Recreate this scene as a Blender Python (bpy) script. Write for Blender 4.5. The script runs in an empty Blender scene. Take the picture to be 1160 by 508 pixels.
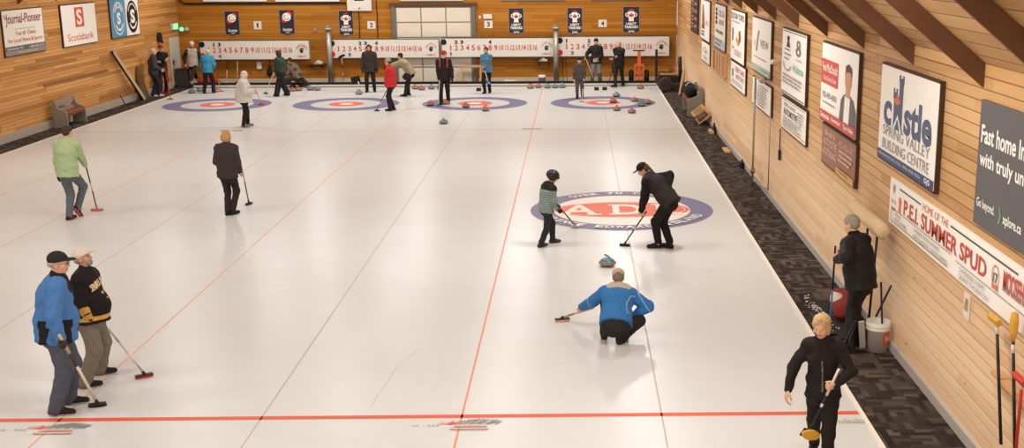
import bpy, bmesh, math, random
import numpy as np
from mathutils import Vector
from math import sin, cos, tan, pi, radians as rad, sqrt, atan2
random.seed(4)
C = bpy.context.scene.collection
UP = np.array([0., 0., 1.])

# ------------------------------------------------------------------ camera (measured from the sheets' known sizes)
FOC, TH, YA, RO = 1313.4, 0.227976428, 0.0140504719, -0.00360031533
CAM = np.array([-0.935221, -12.2030, 5.03928]); PX, PY = 671.795, 254.0
_F = np.array([sin(YA)*cos(TH), cos(YA)*cos(TH), -sin(TH)]); _R = np.array([cos(YA), -sin(YA), 0.]); _U = np.cross(_R, _F)
R2 = _R*cos(RO) + _U*sin(RO); U2 = -_R*sin(RO) + _U*cos(RO)
def ray(x, y): return _F + (x-PX)/FOC*R2 - (y-PY)/FOC*U2
def fl(x, y, z=0.):
    d = ray(x, y); return CAM + d*((z-CAM[2])/d[2])
def onX(x, y, X):
    d = ray(x, y); return CAM + d*((X-CAM[0])/d[0])
def onY(x, y, Y):
    d = ray(x, y); return CAM + d*((Y-CAM[1])/d[1])

XR, XC, XL, XE = 3.17, 2.27, -16.9, -16.0      # right wall, right ice edge, left wall, left ice edge
YB, YE, SW = 35.2, 33.75, 4.486                # back wall, back ice edge, sheet width
Y0 = -13.6                                     # front end of the hall, behind the camera

# ------------------------------------------------------------------ materials
def lin(c):
    return tuple(((v/255)/12.92 if v/255 <= .04045 else ((v/255+.055)/1.055)**2.4) for v in c) + (1.,)
_M = {}
def mat(name, col, rough=.6, metal=0., var=.10, scale=9., bump=0., emit=0., spec=.35, sheen=0.):
    if name in _M: return _M[name]
    m = bpy.data.materials.new(name); m.use_nodes = True; nt = m.node_tree; N = nt.nodes; L = nt.links
    b = N['Principled BSDF']; b.inputs['Roughness'].default_value = rough; b.inputs['Metallic'].default_value = metal
    b.inputs['Specular IOR Level'].default_value = spec
    if sheen: b.inputs['Sheen Weight'].default_value = sheen
    tc = N.new('ShaderNodeTexCoord'); no = N.new('ShaderNodeTexNoise'); no.inputs['Scale'].default_value = scale; no.inputs['Detail'].default_value = 4
    L.new(tc.outputs['Object'], no.inputs['Vector'])
    mx = N.new('ShaderNodeMix'); mx.data_type = 'RGBA'; L.new(no.outputs['Fac'], mx.inputs['Factor'])
    c = lin(col); mx.inputs['A'].default_value = tuple(v*(1-var) for v in c[:3])+(1,); mx.inputs['B'].default_value = tuple(min(1, v*(1+var)) for v in c[:3])+(1,)
    L.new(mx.outputs['Result'], b.inputs['Base Color'])
    if bump:
        bp = N.new('ShaderNodeBump'); bp.inputs['Strength'].default_value = bump; bp.inputs['Distance'].default_value = .01
        L.new(no.outputs['Fac'], bp.inputs['Height']); L.new(bp.outputs['Normal'], b.inputs['Normal'])
    if emit: b.inputs['Emission Color'].default_value = c; b.inputs['Emission Strength'].default_value = emit
    _M[name] = m; return m
def cloth(col, rough=.85): return mat('cloth_%d_%d_%d' % tuple(col), col, rough, var=.16, scale=30, bump=.15, spec=.2)
def paint(col): return mat('paint_%d_%d_%d' % tuple(col), col, .5, var=.04, scale=6, spec=.3)
def skin(col): return mat('skin_%d_%d_%d' % tuple(col), col, .55, var=.06, scale=40, spec=.3)

class NT:
    def __init__(s, name):
        s.m = bpy.data.materials.new(name); s.m.use_nodes = True; s.N = s.m.node_tree.nodes; s.L = s.m.node_tree.links
        s.b = s.N['Principled BSDF']; tc = s.N.new('ShaderNodeTexCoord'); sp = s.N.new('ShaderNodeSeparateXYZ')
        s.L.new(tc.outputs['Object'], sp.inputs[0]); s.x, s.y, s.z = sp.outputs; s.P = tc.outputs['Object']
    def set(s, sock, v):
        if isinstance(v, (int, float)): sock.default_value = v
        elif isinstance(v, tuple): sock.default_value = v
        else: s.L.new(v, sock)
    def op(s, o, a, b=None, c=None):
        n = s.N.new('ShaderNodeMath'); n.operation = o; s.set(n.inputs[0], a)
        if b is not None: s.set(n.inputs[1], b)
        if c is not None: s.set(n.inputs[2], c)
        return n.outputs[0]
    def vec(s, a, b, c):
        n = s.N.new('ShaderNodeCombineXYZ'); [s.set(n.inputs[i], v) for i, v in enumerate((a, b, c))]; return n.outputs[0]
    def white(s, v):
        n = s.N.new('ShaderNodeTexWhiteNoise'); n.noise_dimensions = '3D'; s.L.new(v, n.inputs['Vector']); return n.outputs['Value']
    def noise(s, v, scale, detail=3, rough=.5, dist=0.):
        n = s.N.new('ShaderNodeTexNoise'); s.L.new(v, n.inputs['Vector']); n.inputs['Scale'].default_value = scale
        n.inputs['Detail'].default_value = detail; n.inputs['Roughness'].default_value = rough; n.inputs['Distortion'].default_value = dist; return n.outputs['Fac']
    def ramp(s, f, stops):
        n = s.N.new('ShaderNodeValToRGB'); e = n.color_ramp.elements
        while len(e) < len(stops): e.new(.5)
        for q, (p, c) in zip(e, stops): q.position = p; q.color = c if len(c) == 4 else lin(c)
        s.set(n.inputs[0], f); return n.outputs[0]
    def mix(s, f, a, b, mode='MIX'):
        n = s.N.new('ShaderNodeMix'); n.data_type = 'RGBA'; n.blend_type = mode
        s.set(n.inputs['Factor'], f); s.set(n.inputs['A'], a); s.set(n.inputs['B'], b); return n.outputs['Result']
    def bump(s, h, st, dist=.01):
        n = s.N.new('ShaderNodeBump'); n.inputs['Strength'].default_value = st; n.inputs['Distance'].default_value = dist
        s.set(n.inputs['Height'], h); s.L.new(n.outputs[0], s.b.inputs['Normal'])

def wood_planks(name, along, across, width, tones, groove=.06, gdark=.35, low=None):
    """boards running along one axis; every board has its own tone, grain, knots and joints"""
    t = NT(name); a = {'x': t.x, 'y': t.y, 'z': t.z}; u, v = a[along], a[across]
    if across == 's':  v = None
    q = t.op('DIVIDE', v, width); row = t.op('FLOOR', q); fr = t.op('FRACT', q)
    off = t.op('MULTIPLY', t.white(t.vec(row, 3.1, 7.7)), 5.)
    seg = t.op('FLOOR', t.op('DIVIDE', t.op('ADD', u, off), 3.4))
    rnd = t.white(t.vec(row, seg, 1.3))
    grain = t.noise(t.vec(t.op('MULTIPLY', u, 1.2), t.op('MULTIPLY', v, 26.), rnd), 1., 5, .65, .3)
    kn = t.noise(t.vec(t.op('MULTIPLY', u, 4.), t.op('MULTIPLY', v, 9.), t.op('MULTIPLY', rnd, 30.)), 1., 1)
    f = t.op('ADD', t.op('MULTIPLY', rnd, .55), t.op('MULTIPLY', grain, .5))
    col = t.ramp(f, [(.1, tones[0]), (.5, tones[1]), (.92, tones[2])])
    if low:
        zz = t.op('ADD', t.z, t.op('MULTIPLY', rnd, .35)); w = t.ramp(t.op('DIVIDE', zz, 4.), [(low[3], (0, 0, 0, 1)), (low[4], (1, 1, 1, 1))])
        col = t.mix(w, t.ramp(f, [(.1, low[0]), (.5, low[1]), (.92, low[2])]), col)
    knm = t.ramp(kn, [(.75, (0, 0, 0, 1)), (.84, (.8, .8, .8, 1))])
    col = t.mix(knm, col, lin([v*.55 for v in tones[0]]))
    e = t.op('MINIMUM', fr, t.op('SUBTRACT', 1., fr)); g = t.ramp(e, [(0., (0, 0, 0, 1)), (groove, (1, 1, 1, 1))])
    gc = t.mix(.75, col, lin([v*gdark for v in tones[0]]))
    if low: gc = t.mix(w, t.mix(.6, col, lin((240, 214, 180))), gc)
    col = t.mix(g, gc, col)
    t.L.new(col, t.b.inputs['Base Color']); t.b.inputs['Roughness'].default_value = .55; t.b.inputs['Specular IOR Level'].default_value = .25
    t.bump(t.op('ADD', g, t.op('MULTIPLY', grain, .15)), .6, .012)
    return t.m

# ------------------------------------------------------------------ object helpers
def link(name, me, mats, parent=None, loc=None):
    o = bpy.data.objects.new(name, me); C.objects.link(o)
    for m in (mats if isinstance(mats, (list, tuple)) else [mats]): me.materials.append(m)
    if parent is not None: o.parent = parent
    if loc is not None: o.location = loc
    return o
def tag(o, label=None, cat=None, group=None, kind=None):
    if label: o['label'] = label
    if cat: o['category'] = cat
    if group: o['group'] = group
    if kind: o['kind'] = kind
    return o
def thing(name, label, cat, loc, group=None, rz=0.):
    o = bpy.data.objects.new(name, None); C.objects.link(o); o.location = tuple(loc); o.rotation_euler = (0, 0, rz)
    o.empty_display_size = .1
    return tag(o, label, cat, group)
def copy_thing(o, loc, rz, label, group=None):
    r = o.copy(); C.objects.link(r); r.location = tuple(loc); r.rotation_euler = (0, 0, rz); r['label'] = label
    if group: r['group'] = group
    for ch in o.children:
        c = ch.copy(); C.objects.link(c); c.parent = r
        for g in ch.children:
            d = g.copy(); C.objects.link(d); d.parent = c
    return r

class MB:
    """collects shapes into one mesh"""
    def __init__(s): s.bm = bmesh.new(); s.mi = 0; s.smooth = False
    def quad(s, pts):
        f = s.bm.faces.new([s.bm.verts.new(tuple(p)) for p in pts]); f.material_index = s.mi; return f
    def box(s, c, d, ax=None):
        ax = ax or ((1, 0, 0), (0, 1, 0), (0, 0, 1)); A = [np.array(a, float)*x/2 for a, x in zip(ax, d)]; c = np.array(c, float); v = []
        for i in (-1, 1):
            for j in (-1, 1):
                for k in (-1, 1): v.append(s.bm.verts.new(tuple(c+i*A[0]+j*A[1]+k*A[2])))
        for f in ((0, 1, 3, 2), (4, 6, 7, 5), (0, 4, 5, 1), (2, 3, 7, 6), (0, 2, 6, 4), (1, 5, 7, 3)):
            q = s.bm.faces.new([v[i] for i in f]); q.material_index = s.mi
        return s
    def bar(s, a, b, w, h, side=None):
        a = np.array(a, float); b = np.array(b, float); d = b-a; L = np.linalg.norm(d); d /= L
        sd = np.array(side if side is not None else ((0, 0, 1) if abs(d[2]) < .9 else (0, 1, 0)), float); sd = sd-d*(sd@d); sd /= np.linalg.norm(sd)
        return s.box((a+b)/2, (L, w, h), (d, sd, np.cross(d, sd)))
    def tube(s, pts, r, n=10, caps=True):
        pts = [np.array(p, float) for p in pts]; rs = r if isinstance(r, (list, tuple)) else [r]*len(pts); rings = []; sd = None
        for i, p in enumerate(pts):
            d = pts[min(i+1, len(pts)-1)]-pts[max(i-1, 0)]; d = d/np.linalg.norm(d)
            if sd is None: sd = np.array((1., 0, 0)) if abs(d[0]) < .8 else np.array((0, 1., 0))
            sd = sd-d*(sd@d); sd /= np.linalg.norm(sd); e = np.cross(d, sd)
            rings.append([s.bm.verts.new(tuple(p+rs[i]*(cos(2*pi*k/n)*sd+sin(2*pi*k/n)*e))) for k in range(n)])
        for A, B in zip(rings, rings[1:]):
            for k in range(n):
                f = s.bm.faces.new((A[k], A[(k+1) % n], B[(k+1) % n], B[k])); f.smooth = True; f.material_index = s.mi
        if caps:
            for R in (rings[0][::-1], rings[-1]): s.bm.faces.new(R).material_index = s.mi
        return s
    def lathe(s, prof, c=(0, 0, 0), n=24, smooth=True, ax=None):
        ax = [np.array(a, float) for a in (ax or ((1, 0, 0), (0, 1, 0), (0, 0, 1)))]; c = np.array(c, float); rings = []
        for r, z in prof:
            rings.append([s.bm.verts.new(tuple(c+ax[2]*z+max(r, 1e-5)*(cos(2*pi*k/n)*ax[0]+sin(2*pi*k/n)*ax[1]))) for k in range(n)])
        for A, B in zip(rings, rings[1:]):
            for k in range(n):
                f = s.bm.faces.new((A[k], A[(k+1) % n], B[(k+1) % n], B[k])); f.smooth = smooth; f.material_index = s.mi
        for R in (rings[0][::-1], rings[-1]): s.bm.faces.new(R).material_index = s.mi
        return s
    def prism(s, poly, ext):
        """poly: 3-D points of a flat outline, ext: extrusion vector"""
        ext = np.array(ext, float); A = [s.bm.verts.new(tuple(p)) for p in poly]; B = [s.bm.verts.new(tuple(np.array(p, float)+ext)) for p in poly]; n = len(A)
        fs = [s.bm.faces.new(A), s.bm.faces.new(B[::-1])]+[s.bm.faces.new((A[i], B[i], B[(i+1) % n], A[(i+1) % n])) for i in range(n)]
        for f in fs: f.material_index = s.mi
        return s
    def build(s, name, mats, parent=None, loc=None, bevel=0., recalc=True):
        if recalc: bmesh.ops.recalc_face_normals(s.bm, faces=s.bm.faces)
        me = bpy.data.meshes.new(name); s.bm.to_mesh(me); s.bm.free()
        o = link(name, me, mats, parent, loc)
        if bevel:
            b = o.modifiers.new('bevel', 'BEVEL'); b.width = bevel; b.segments = 2; b.limit_method = 'ANGLE'
        return o

# ------------------------------------------------------------------ lettering
_tc = {}
def text_mesh(txt, bold=0., shear=0.):
    key = (txt, bold, shear)
    if key in _tc: return _tc[key]
    cu = bpy.data.curves.new('lettering', 'FONT'); cu.body = txt; cu.offset = bold; cu.shear = shear; cu.resolution_u = 3; cu.fill_mode = 'FRONT'
    ob = bpy.data.objects.new('lettering', cu); C.objects.link(ob)
    me = ob.to_mesh(); v = np.array([q.co[:2] for q in me.vertices]).reshape(-1, 2); f = [tuple(p.vertices) for p in me.polygons]
    ob.to_mesh_clear(); bpy.data.objects.remove(ob); bpy.data.curves.remove(cu)
    if len(v): v = (v-v.min(0))/np.maximum(v.max(0)-v.min(0), 1e-6)
    _tc[key] = (v, f); return v, f

class Art:
    """flat print on a board: O is the upper left corner, U runs right (full width), V runs down (full height), n faces the viewer"""
    def __init__(s, O, U, V, n, lift=.002):
        s.O, s.U, s.V, s.n = [np.array(q, float) for q in (O, U, V, n)]; s.v = []; s.f = []; s.mi = []; s.mats = []; s.z = lift; s.dz = .0006
    def _m(s, m):
        if m not in s.mats: s.mats.append(m)
        return s.mats.index(m)
    def add(s, pts, faces, m):
        b = len(s.v); i = s._m(m); s.z += s.dz
        for x, y in pts: s.v.append(tuple(s.O+s.U*x+s.V*y+s.n*s.z))
        for f in faces: s.f.append(tuple(b+k for k in f)); s.mi.append(i)
        return s
    def rect(s, x0, y0, x1, y1, m): return s.add([(x0, y0), (x1, y0), (x1, y1), (x0, y1)], [(0, 1, 2, 3)], m)
    def poly(s, pts, m): return s.add(pts, [tuple(range(len(pts)))], m)
    def disc(s, cx, cy, rx, ry, m, n=40): return s.poly([(cx+rx*cos(2*pi*k/n), cy+ry*sin(2*pi*k/n)) for k in range(n)], m)
    def ring(s, cx, cy, rx, ry, w, m, n=64, a0=0., a1=2*pi):
        """w: inner radius as a share of the outer"""
        p = []; q = []
        for k in range(n+1):
            a = a0+(a1-a0)*k/n; p += [(cx+rx*cos(a), cy+ry*sin(a)), (cx+rx*w*cos(a), cy+ry*w*sin(a))]
            if k: q.append((2*k-2, 2*k, 2*k+1, 2*k-1))
        return s.add(p, q, m)
    def text(s, t, x0, y0, x1, y1, m, bold=0., shear=0.):
        v, f = text_mesh(t, bold, shear); return s.add([(x0+(x1-x0)*a, y1+(y0-y1)*b) for a, b in v], f, m)
    def arc(s, t, cx, cy, rx, ry, a0, a1, size, m, bold=0., flip=False):
        """letters along an arc; angles in degrees, 90 is the top; flip for lettering along the bottom"""
        L = np.linalg.norm(s.U); H = np.linalg.norm(s.V); n = len(t)
        for i, ch in enumerate(t):
            if ch == ' ': continue
            v, f = text_mesh(ch, bold); a = rad(a0+(a1-a0)*(i/(n-1) if n > 1 else .5)); w = size*(.35 if ch in 'I1' else .75)
            P = []
            for p, q in v:
                r = (q-.5)*size*(-1 if flip else 1); tt = (p-.5)*w*(-1 if flip else 1)
                P.append((cx+(cos(a)*(rx*L+r)+sin(a)*tt)/L, cy-(sin(a)*(ry*H+r)-cos(a)*tt)/H))
            s.add(P, f, m)
        return s
    def lines(s, x0, x1, y0, y1, n, m, seed=1, h=.5):
        """small print too fine to read"""
        rnd = random.Random(seed); st = (y1-y0)/n
        for i in range(n):
            x = x0; y = y0+st*i
            end = x1-(x1-x0)*rnd.random()*.25
            while x < end:
                w = (x1-x0)*(.05+.09*rnd.random()); s.rect(x, y, min(x+w, end), y+st*h, m); x += w+(x1-x0)*.025
        return s
    def build(s, name, parent=None, loc=(0, 0, 0)):
        me = bpy.data.meshes.new(name); v = np.array(s.v)-np.array(loc); me.from_pydata([tuple(p) for p in v], [], s.f)
        for m in s.mats: me.materials.append(m)
        me.polygons.foreach_set('material_index', s.mi); me.update()
        o = bpy.data.objects.new(name, me); C.objects.link(o)
        if parent is not None: o.parent = parent
        return o
LEAF = [(0, -1), (.18, -.62), (.36, -.72), (.28, -.2), (.52, -.48), (.6, -.32), (.92, -.36), (.8, -.05), (1, .08), (.52, .42), (.58, .6), (.06, .52), (.06, 1), (-.06, 1), (-.06, .52),
        (-.58, .6), (-.52, .42), (-1, .08), (-.8, -.05), (-.92, -.36), (-.6, -.32), (-.52, -.48), (-.28, -.2), (-.36, -.72), (-.18, -.62)]
def leaf(art, cx, cy, rx, ry, m): art.poly([(cx+x*rx, cy+y*ry) for x, y in LEAF], m)
# ------------------------------------------------------------------ the hall
def struct(o): o['kind'] = 'structure'; return o
def ice_material():
    t = NT('ice'); n1 = t.noise(t.vec(t.op('MULTIPLY', t.x, .35), t.op('MULTIPLY', t.y, .9), 0.), 1., 5, .6); n2 = t.noise(t.P, 2.2, 6, .7, .4); n3 = t.noise(t.P, 60., 2)
    f = t.op('ADD', t.op('MULTIPLY', n1, .6), t.op('MULTIPLY', n2, .4))
    c = t.ramp(f, [(.3, (207, 210, 206)), (.5, (212, 214, 211)), (.7, (216, 218, 216))])
    t.L.new(c, t.b.inputs['Base Color']); t.L.new(t.op('ADD', t.op('MULTIPLY', n2, .06), .27), t.b.inputs['Roughness'])
    t.b.inputs['Specular IOR Level'].default_value = .3
    t.bump(t.op('ADD', n3, t.op('MULTIPLY', n2, .3)), .05, .004); return t.m
def carpet_material():
    t = NT('carpet_tiles'); W = .48
    cx = t.op('DIVIDE', t.x, W); cy = t.op('DIVIDE', t.y, W); par = t.op('MODULO', t.op('ABSOLUTE', t.op('ADD', t.op('FLOOR', cx), t.op('FLOOR', cy))), 2.)
    def strips(u, v):
        row = t.op('FLOOR', t.op('DIVIDE', u, .08)); sh = t.op('MULTIPLY', t.white(t.vec(row, 2., 5.)), 1.7)
        seg = t.op('FLOOR', t.op('ADD', t.op('DIVIDE', v, .24), sh)); return t.white(t.vec(row, seg, 9.))
    h = t.op('ADD', t.op('MULTIPLY', strips(t.x, t.y), t.op('SUBTRACT', 1., par)), t.op('MULTIPLY', strips(t.y, t.x), par))
    h = t.op('ADD', t.op('MULTIPLY', h, .85), t.op('MULTIPLY', t.noise(t.P, 90., 2), .25))
    c = t.ramp(h, [(.1, (40, 33, 30)), (.45, (60, 51, 46)), (.75, (78, 68, 61)), (1., (98, 88, 79))])
    t.L.new(c, t.b.inputs['Base Color']); t.b.inputs['Roughness'].default_value = .95; t.b.inputs['Specular IOR Level'].default_value = .1
    t.bump(t.noise(t.P, 220., 1), .4, .006); return t.m
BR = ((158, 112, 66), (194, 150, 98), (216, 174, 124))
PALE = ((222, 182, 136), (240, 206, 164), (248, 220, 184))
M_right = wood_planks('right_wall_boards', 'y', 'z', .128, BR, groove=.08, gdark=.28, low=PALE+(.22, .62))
M_left = wood_planks('left_wall_boards', 'y', 'z', .10, ((146, 94, 44), (200, 142, 78), (224, 168, 102)))
M_back = wood_planks('back_wall_boards', 'x', 'z', .135, ((148, 90, 22), (172, 110, 28), (192, 130, 48)), groove=.04, gdark=.5)
M_roof = wood_planks('roof_boards', 'y', 'z', .14, BR)
M_raft = mat('rafter_wood', (104, 68, 42), .7, var=.25, scale=5)
M_ice = ice_material(); M_carpet = carpet_material()
WHITE = paint((221, 216, 205)); CREAM = paint((212, 203, 186)); GREYP = paint((150, 146, 138)); DARKP = paint((30, 26, 25)); BLACK = paint((20, 17, 16))
RED = paint((196, 58, 44)); ORED = paint((214, 88, 58)); NAVY = paint((38, 40, 62)); LGREY = paint((150, 146, 142)); MGREY = paint((104, 100, 98))
M_steel = mat('galvanised_steel', (168, 163, 152), .4, .6, var=.1); M_dsteel = mat('dark_steel', (46, 43, 42), .45, .5); M_chrome = mat('chrome', (200, 196, 188), .25, .9)
M_rub = mat('black_rubber', (24, 21, 20), .8, bump=.2); M_pine = mat('pine_board', (205, 160, 112), .6, var=.18, scale=7); M_dwood = mat('dark_board', (96, 62, 38), .7, var=.2)
M_gry = mat('bench_paint', (142, 134, 124), .6, var=.08)

m = MB(); m.box(((XE+XC)/2, (Y0+YE)/2, -.05), (XC-XE, YE-Y0, .1)); floor = struct(m.build('floor', M_ice))
m = MB(); m.box(((XC+XR)/2, (Y0+YB)/2, -.05), (XR-XC-.002, YB-Y0, .1)); c1 = m.build('carpet', M_carpet, floor)
m = MB(); m.box(((XL+XE)/2, (Y0+YB)/2, -.05), (XE-XL-.002, YB-Y0, .1)); c2 = m.build('carpet', M_carpet, floor)
m = MB(); m.box(((XE+XC)/2, (YE+YB)/2+.002, -.05), (XC-XE-.002, YB-YE-.004, .1)); m.build('walkway', mat('dark_walkway', (44, 35, 30), .9), floor)
# kerbs round the ice
m = MB(); m.box(((XE+XC)/2, YE-.03, .05), (XC-XE, .045, .1)); m.mi = 1; m.box(((XE+XC)/2, YE-.055, .012), (XC-XE, .012, .024)); m.mi = 2; m.box(((XE+XC)/2, YE+.03, .095), (XC-XE, .05, .19)); struct(m.build('trim_1', [CREAM, DARKP, M_rub]))
m = MB(); m.box((XC-.02, (Y0+YE)/2, .006), (.05, YE-Y0-.2, .02)); struct(m.build('trim_2', paint((238, 230, 216))))
m = MB(); m.box((XE+.015, (Y0+YE)/2, .006), (.03, YE-Y0-.2, .02)); struct(m.build('trim_3', CREAM))

# walls, roof, baseboards
zr = 3.97; prof = [(XR, zr), (0., 6.63), (-6.865, 8.3), (-13.73, 6.63), (XL, zr)]
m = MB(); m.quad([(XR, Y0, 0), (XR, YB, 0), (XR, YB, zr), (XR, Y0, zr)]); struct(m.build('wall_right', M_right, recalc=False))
m = MB(); m.quad([(XL, YB, 0), (XL, Y0, 0), (XL, Y0, zr), (XL, YB, zr)]); struct(m.build('wall_left', M_left, recalc=False))
m = MB(); m.quad([(XL, YB, 0), (XR, YB, 0)]+[(x, YB, z) for x, z in prof]); struct(m.build('wall_back', M_back, recalc=False))
m = MB(); m.quad([(XL, Y0, 0)]+[(x, Y0, z) for x, z in prof[::-1]]+[(XR, Y0, 0)]); struct(m.build('wall_front', M_back, recalc=False))
m = MB()
for (x0, z0), (x1, z1) in zip(prof, prof[1:]): m.quad([(x0, Y0, z0), (x1, Y0, z1), (x1, YB, z1), (x0, YB, z0)])
struct(m.build('ceiling', M_roof, recalc=False))
m = MB(); m.box((XR-.022, (Y0+YB)/2, .06), (.044, YB-Y0, .12)); struct(m.build('baseboard_right', mat('grey_base', (184, 178, 168), .7)))
m = MB(); m.box((XL+.05, (Y0+33.8)/2, .11), (.1, 33.8-Y0, .22)); struct(m.build('baseboard_left', mat('pale_base', (176, 164, 148), .7)))
m = MB(); m.box(((XL-8.35)/2, YB-.04, .1), (XL*-1-8.35-.1, .08, .2)); m.box(((XR-4.95)/2, YB-.04, .1), (XR+4.95-.1, .08, .2)); struct(m.build('baseboard_back', mat('back_base', (206, 190, 166), .7)))
# rafters: the lower ends of the roof frames, each running on to the ridge
k = 0
for i in range(-4, 15):
    y = -.55+2.483*i; k += 1; m = MB()
    for (x0, z0), (x1, z1) in zip(prof, prof[1:]):
        d = .235
        m.prism([(x0, y-.03, z0-.01), (x1, y-.03, z1-.01), (x1, y-.03, z1-d-.01), (x0, y-.03, z0-d-.01)], (0, .06, 0))
    struct(m.build('trim_%d' % (k+3), [M_raft, M_dwood]))

# ------------------------------------------------------------------ paint in the ice
I_BLUE = mat('ice_blue', (112, 114, 148), .5, var=.12, scale=3); I_RED = mat('ice_red', (222, 104, 80), .5, var=.12, scale=3); I_LINE = mat('ice_red_line', (218, 92, 64), .5)
I_THIN = mat('ice_orange_line', (228, 168, 142), .5); I_GREY = mat('ice_grey_line', (186, 175, 160), .5); I_WHITE = mat('ice_white', (232, 224, 212), .45); I_PINK = mat('ice_pink', (218, 170, 160), .5); I_SLATE = mat('ice_slate', (146, 146, 142), .5, var=.25, scale=12); I_BTN = mat('ice_button', (236, 226, 210), .5)
def ice_art(cx, cy, w, h): return Art((cx-w/2, cy+h/2, .0), (w, 0, 0), (0, -h, 0), (0, 0, 1), lift=.0006)
HOG0, HOG1, TEE = 0., 21.945, 28.35
sheets = [0., -SW, -2*SW, -3*SW]
def ground_line(name, x0, y0, x1, y1, w, mt):
    d = np.array((x1-x0, y1-y0, 0)); n = np.array((-d[1], d[0], 0))/np.linalg.norm(d)*w/2; A = np.array((x0, y0, .0009)); B = np.array((x1, y1, .0009))
    m = MB(); m.quad([A-n, B-n, B+n, A+n]); m.build(name, mt, floor)
hl = [fl(0, 476.8), fl(975, 468)]
ground_line('hog_line', XE+.05, hl[0][1], XC-.05, hl[1][1], .102, I_LINE)
ground_line('hog_line', XE+.05, HOG1, XC-.05, HOG1, .07, I_THIN)
for x in sheets: ground_line('centre_line', x, Y0+.2, x, 32.2, .018, I_GREY)
for x in (-.5, -1.5, -2.5): ground_line('sheet_divider', x*SW, Y0+.2, x*SW, YE-.1, .024, mat('ice_divider', (228, 138, 108), .5) if x == -.5 else I_THIN)
for x in sheets:
    a = ice_art(x, TEE, 3.66, 3.66); a.z = .0012
    a.ring(.5, .5, .5, .5, .667, I_BLUE); a.ring(.5, .5, .166, .166, .4, I_RED); a.disc(.5, .5, .066, .066, I_BTN); a.build('target_rings', floor)
a = ice_art(-.03, 10.79, 3.7, 3.7); a.z = .0014
a.ring(.5, .5, .5, .5, .75, I_BLUE); a.disc(.5, .5, .375, .375, I_WHITE); a.disc(.5, .5, .372, .195, I_RED); a.ring(.5, .5, .35, .18, .985, I_WHITE)
a.text('A', .165, .37, .37, .63, I_WHITE, .02); a.rect(.15, .605, .22, .63, I_WHITE); a.rect(.31, .605, .39, .63, I_WHITE)
a.text('D', .45, .37, .62, .63, I_WHITE, .025); a.rect(.43, .605, .5, .63, I_WHITE); a.rect(.43, .37, .5, .395, I_WHITE)
a.text('L', .69, .37, .82, .63, I_WHITE, .025); a.rect(.67, .605, .73, .63, I_WHITE); a.rect(.67, .37, .74, .395, I_WHITE)
a.arc('OVER 70 YEARS', .5, .5, .437, .437, 128, 52, .22, I_WHITE, .03); a.arc('PRINCE EDWARD ISLAND', .5, .5, .437, .437, 205, 335, .22, I_WHITE, .03, flip=True)
a.build('centre_emblem', floor)
def hog_mark(px, py, seed):
    p = fl(px, py); a = ice_art(p[0], p[1], .62, .36); r = random.Random(seed)
    for i in range(16):
        x = .08+.052*i+r.random()*.03; q = .1+.12*abs(i-8)/8*(1+r.random()); a.poly([(x-.05, .54-.04*(i % 3)), (x-.022, .56-.04*(i % 3)), (x+.07+r.random()*.03, q), (x+.05, q-.03)], I_SLATE)
    a.rect(.12, .62, .7, .74, I_PINK); a.rect(.06, .84, .74, .96, I_PINK); a.build('sponsor_mark', floor)
    p = fl(px-38, py+.8); a = ice_art(p[0], p[1], .66, .22)
    for x in (0, .06, .26, .33, .4, .78, .86, .93): a.rect(x, .5, x+.045, .72, I_GREY)
    a.rect(.44, .18, .74, .45, I_PINK); a.poly([(.56, .5), (.66, .05), (.76, .42)], I_RED); a.build('sponsor_mark', floor)
hog_mark(539, 481, 1); hog_mark(72, 486, 2)
p = fl(958, 478); a = ice_art(p[0], p[1], .5, .2); [a.rect(.08*i, .2+.1*(i % 3), .08*i+.06, .75, I_GREY) for i in range(12)]; a.build('sponsor_mark', floor)
for px, py in ((597, 146.7), (608, 146.6), (253, 148.7), (268, 148.8)):
    p = fl(px, py); a = ice_art(p[0], p[1]+.12, .3, .22); a.rect(0, 0, 1, 1, I_SLATE); a.build('sponsor_mark', floor)
# a wandering hairline crack
m = MB(); cp = [fl(*p) for p in ((477, 394), (462, 407), (448, 418), (440, 432), (428, 448), (420, 462))]
for A, B in zip(cp, cp[1:]):
    n = np.array((.0035, .001, 0)); m.quad([A-n+UP*.001, B-n+UP*.001, B+n+UP*.001, A+n+UP*.001])
m.build('hairline_crack', I_GREY, floor)

# ------------------------------------------------------------------ doors
x0, x1 = -8.2, -5.1
m = MB()
m.box(((x0+x1)/2, YB-.03, 1.53), (x1-x0, .05, 3.06)); dr = struct(m.build('door_1', paint((148, 140, 128))))
for i in range(3):
    for j in range(5):
        w = (x1-x0-.1)/3; h = .6; m = MB(); m.box((x0+.05+w*(i+.5), YB-.065, .03+h*(j+.5)), (w-.05, .03, h-.05)); m.build('door_panel', mat('door_white', (222, 210, 190), .6, var=.06, scale=2), dr, bevel=.008)
m = MB()
for x in (x0-.06, x1+.07): m.box((x, YB-.07, 1.56), (.13, .12, 3.12))
m.mi = 1; m.box(((x0+x1)/2, YB-.07, 3.14), (x1-x0+.4, .14, .12)); struct(m.build('trim_40', [mat('door_post', (112, 104, 94), .7), M_dwood]))
m = MB(); m.box((XL+.03, 34.45, 1.0), (.06, 1.0, 1.86)); d2 = struct(m.build('door_2', paint((206, 204, 190)), bevel=.01))
m = MB(); m.box((XL+.07, 34.05, 1.0), (.04, .05, .16)); m.tube([(XL+.09, 34.05, 1.0), (XL+.13, 34.05, 1.0), (XL+.13, 34.2, 1.0)], .016); m.build('door_handle', M_dsteel, d2)
m = MB(); m.box((XL+.045, 34.2, 1.5), (.02, .12, .3)); m.build('push_plate', GREYP, d2)

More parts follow.
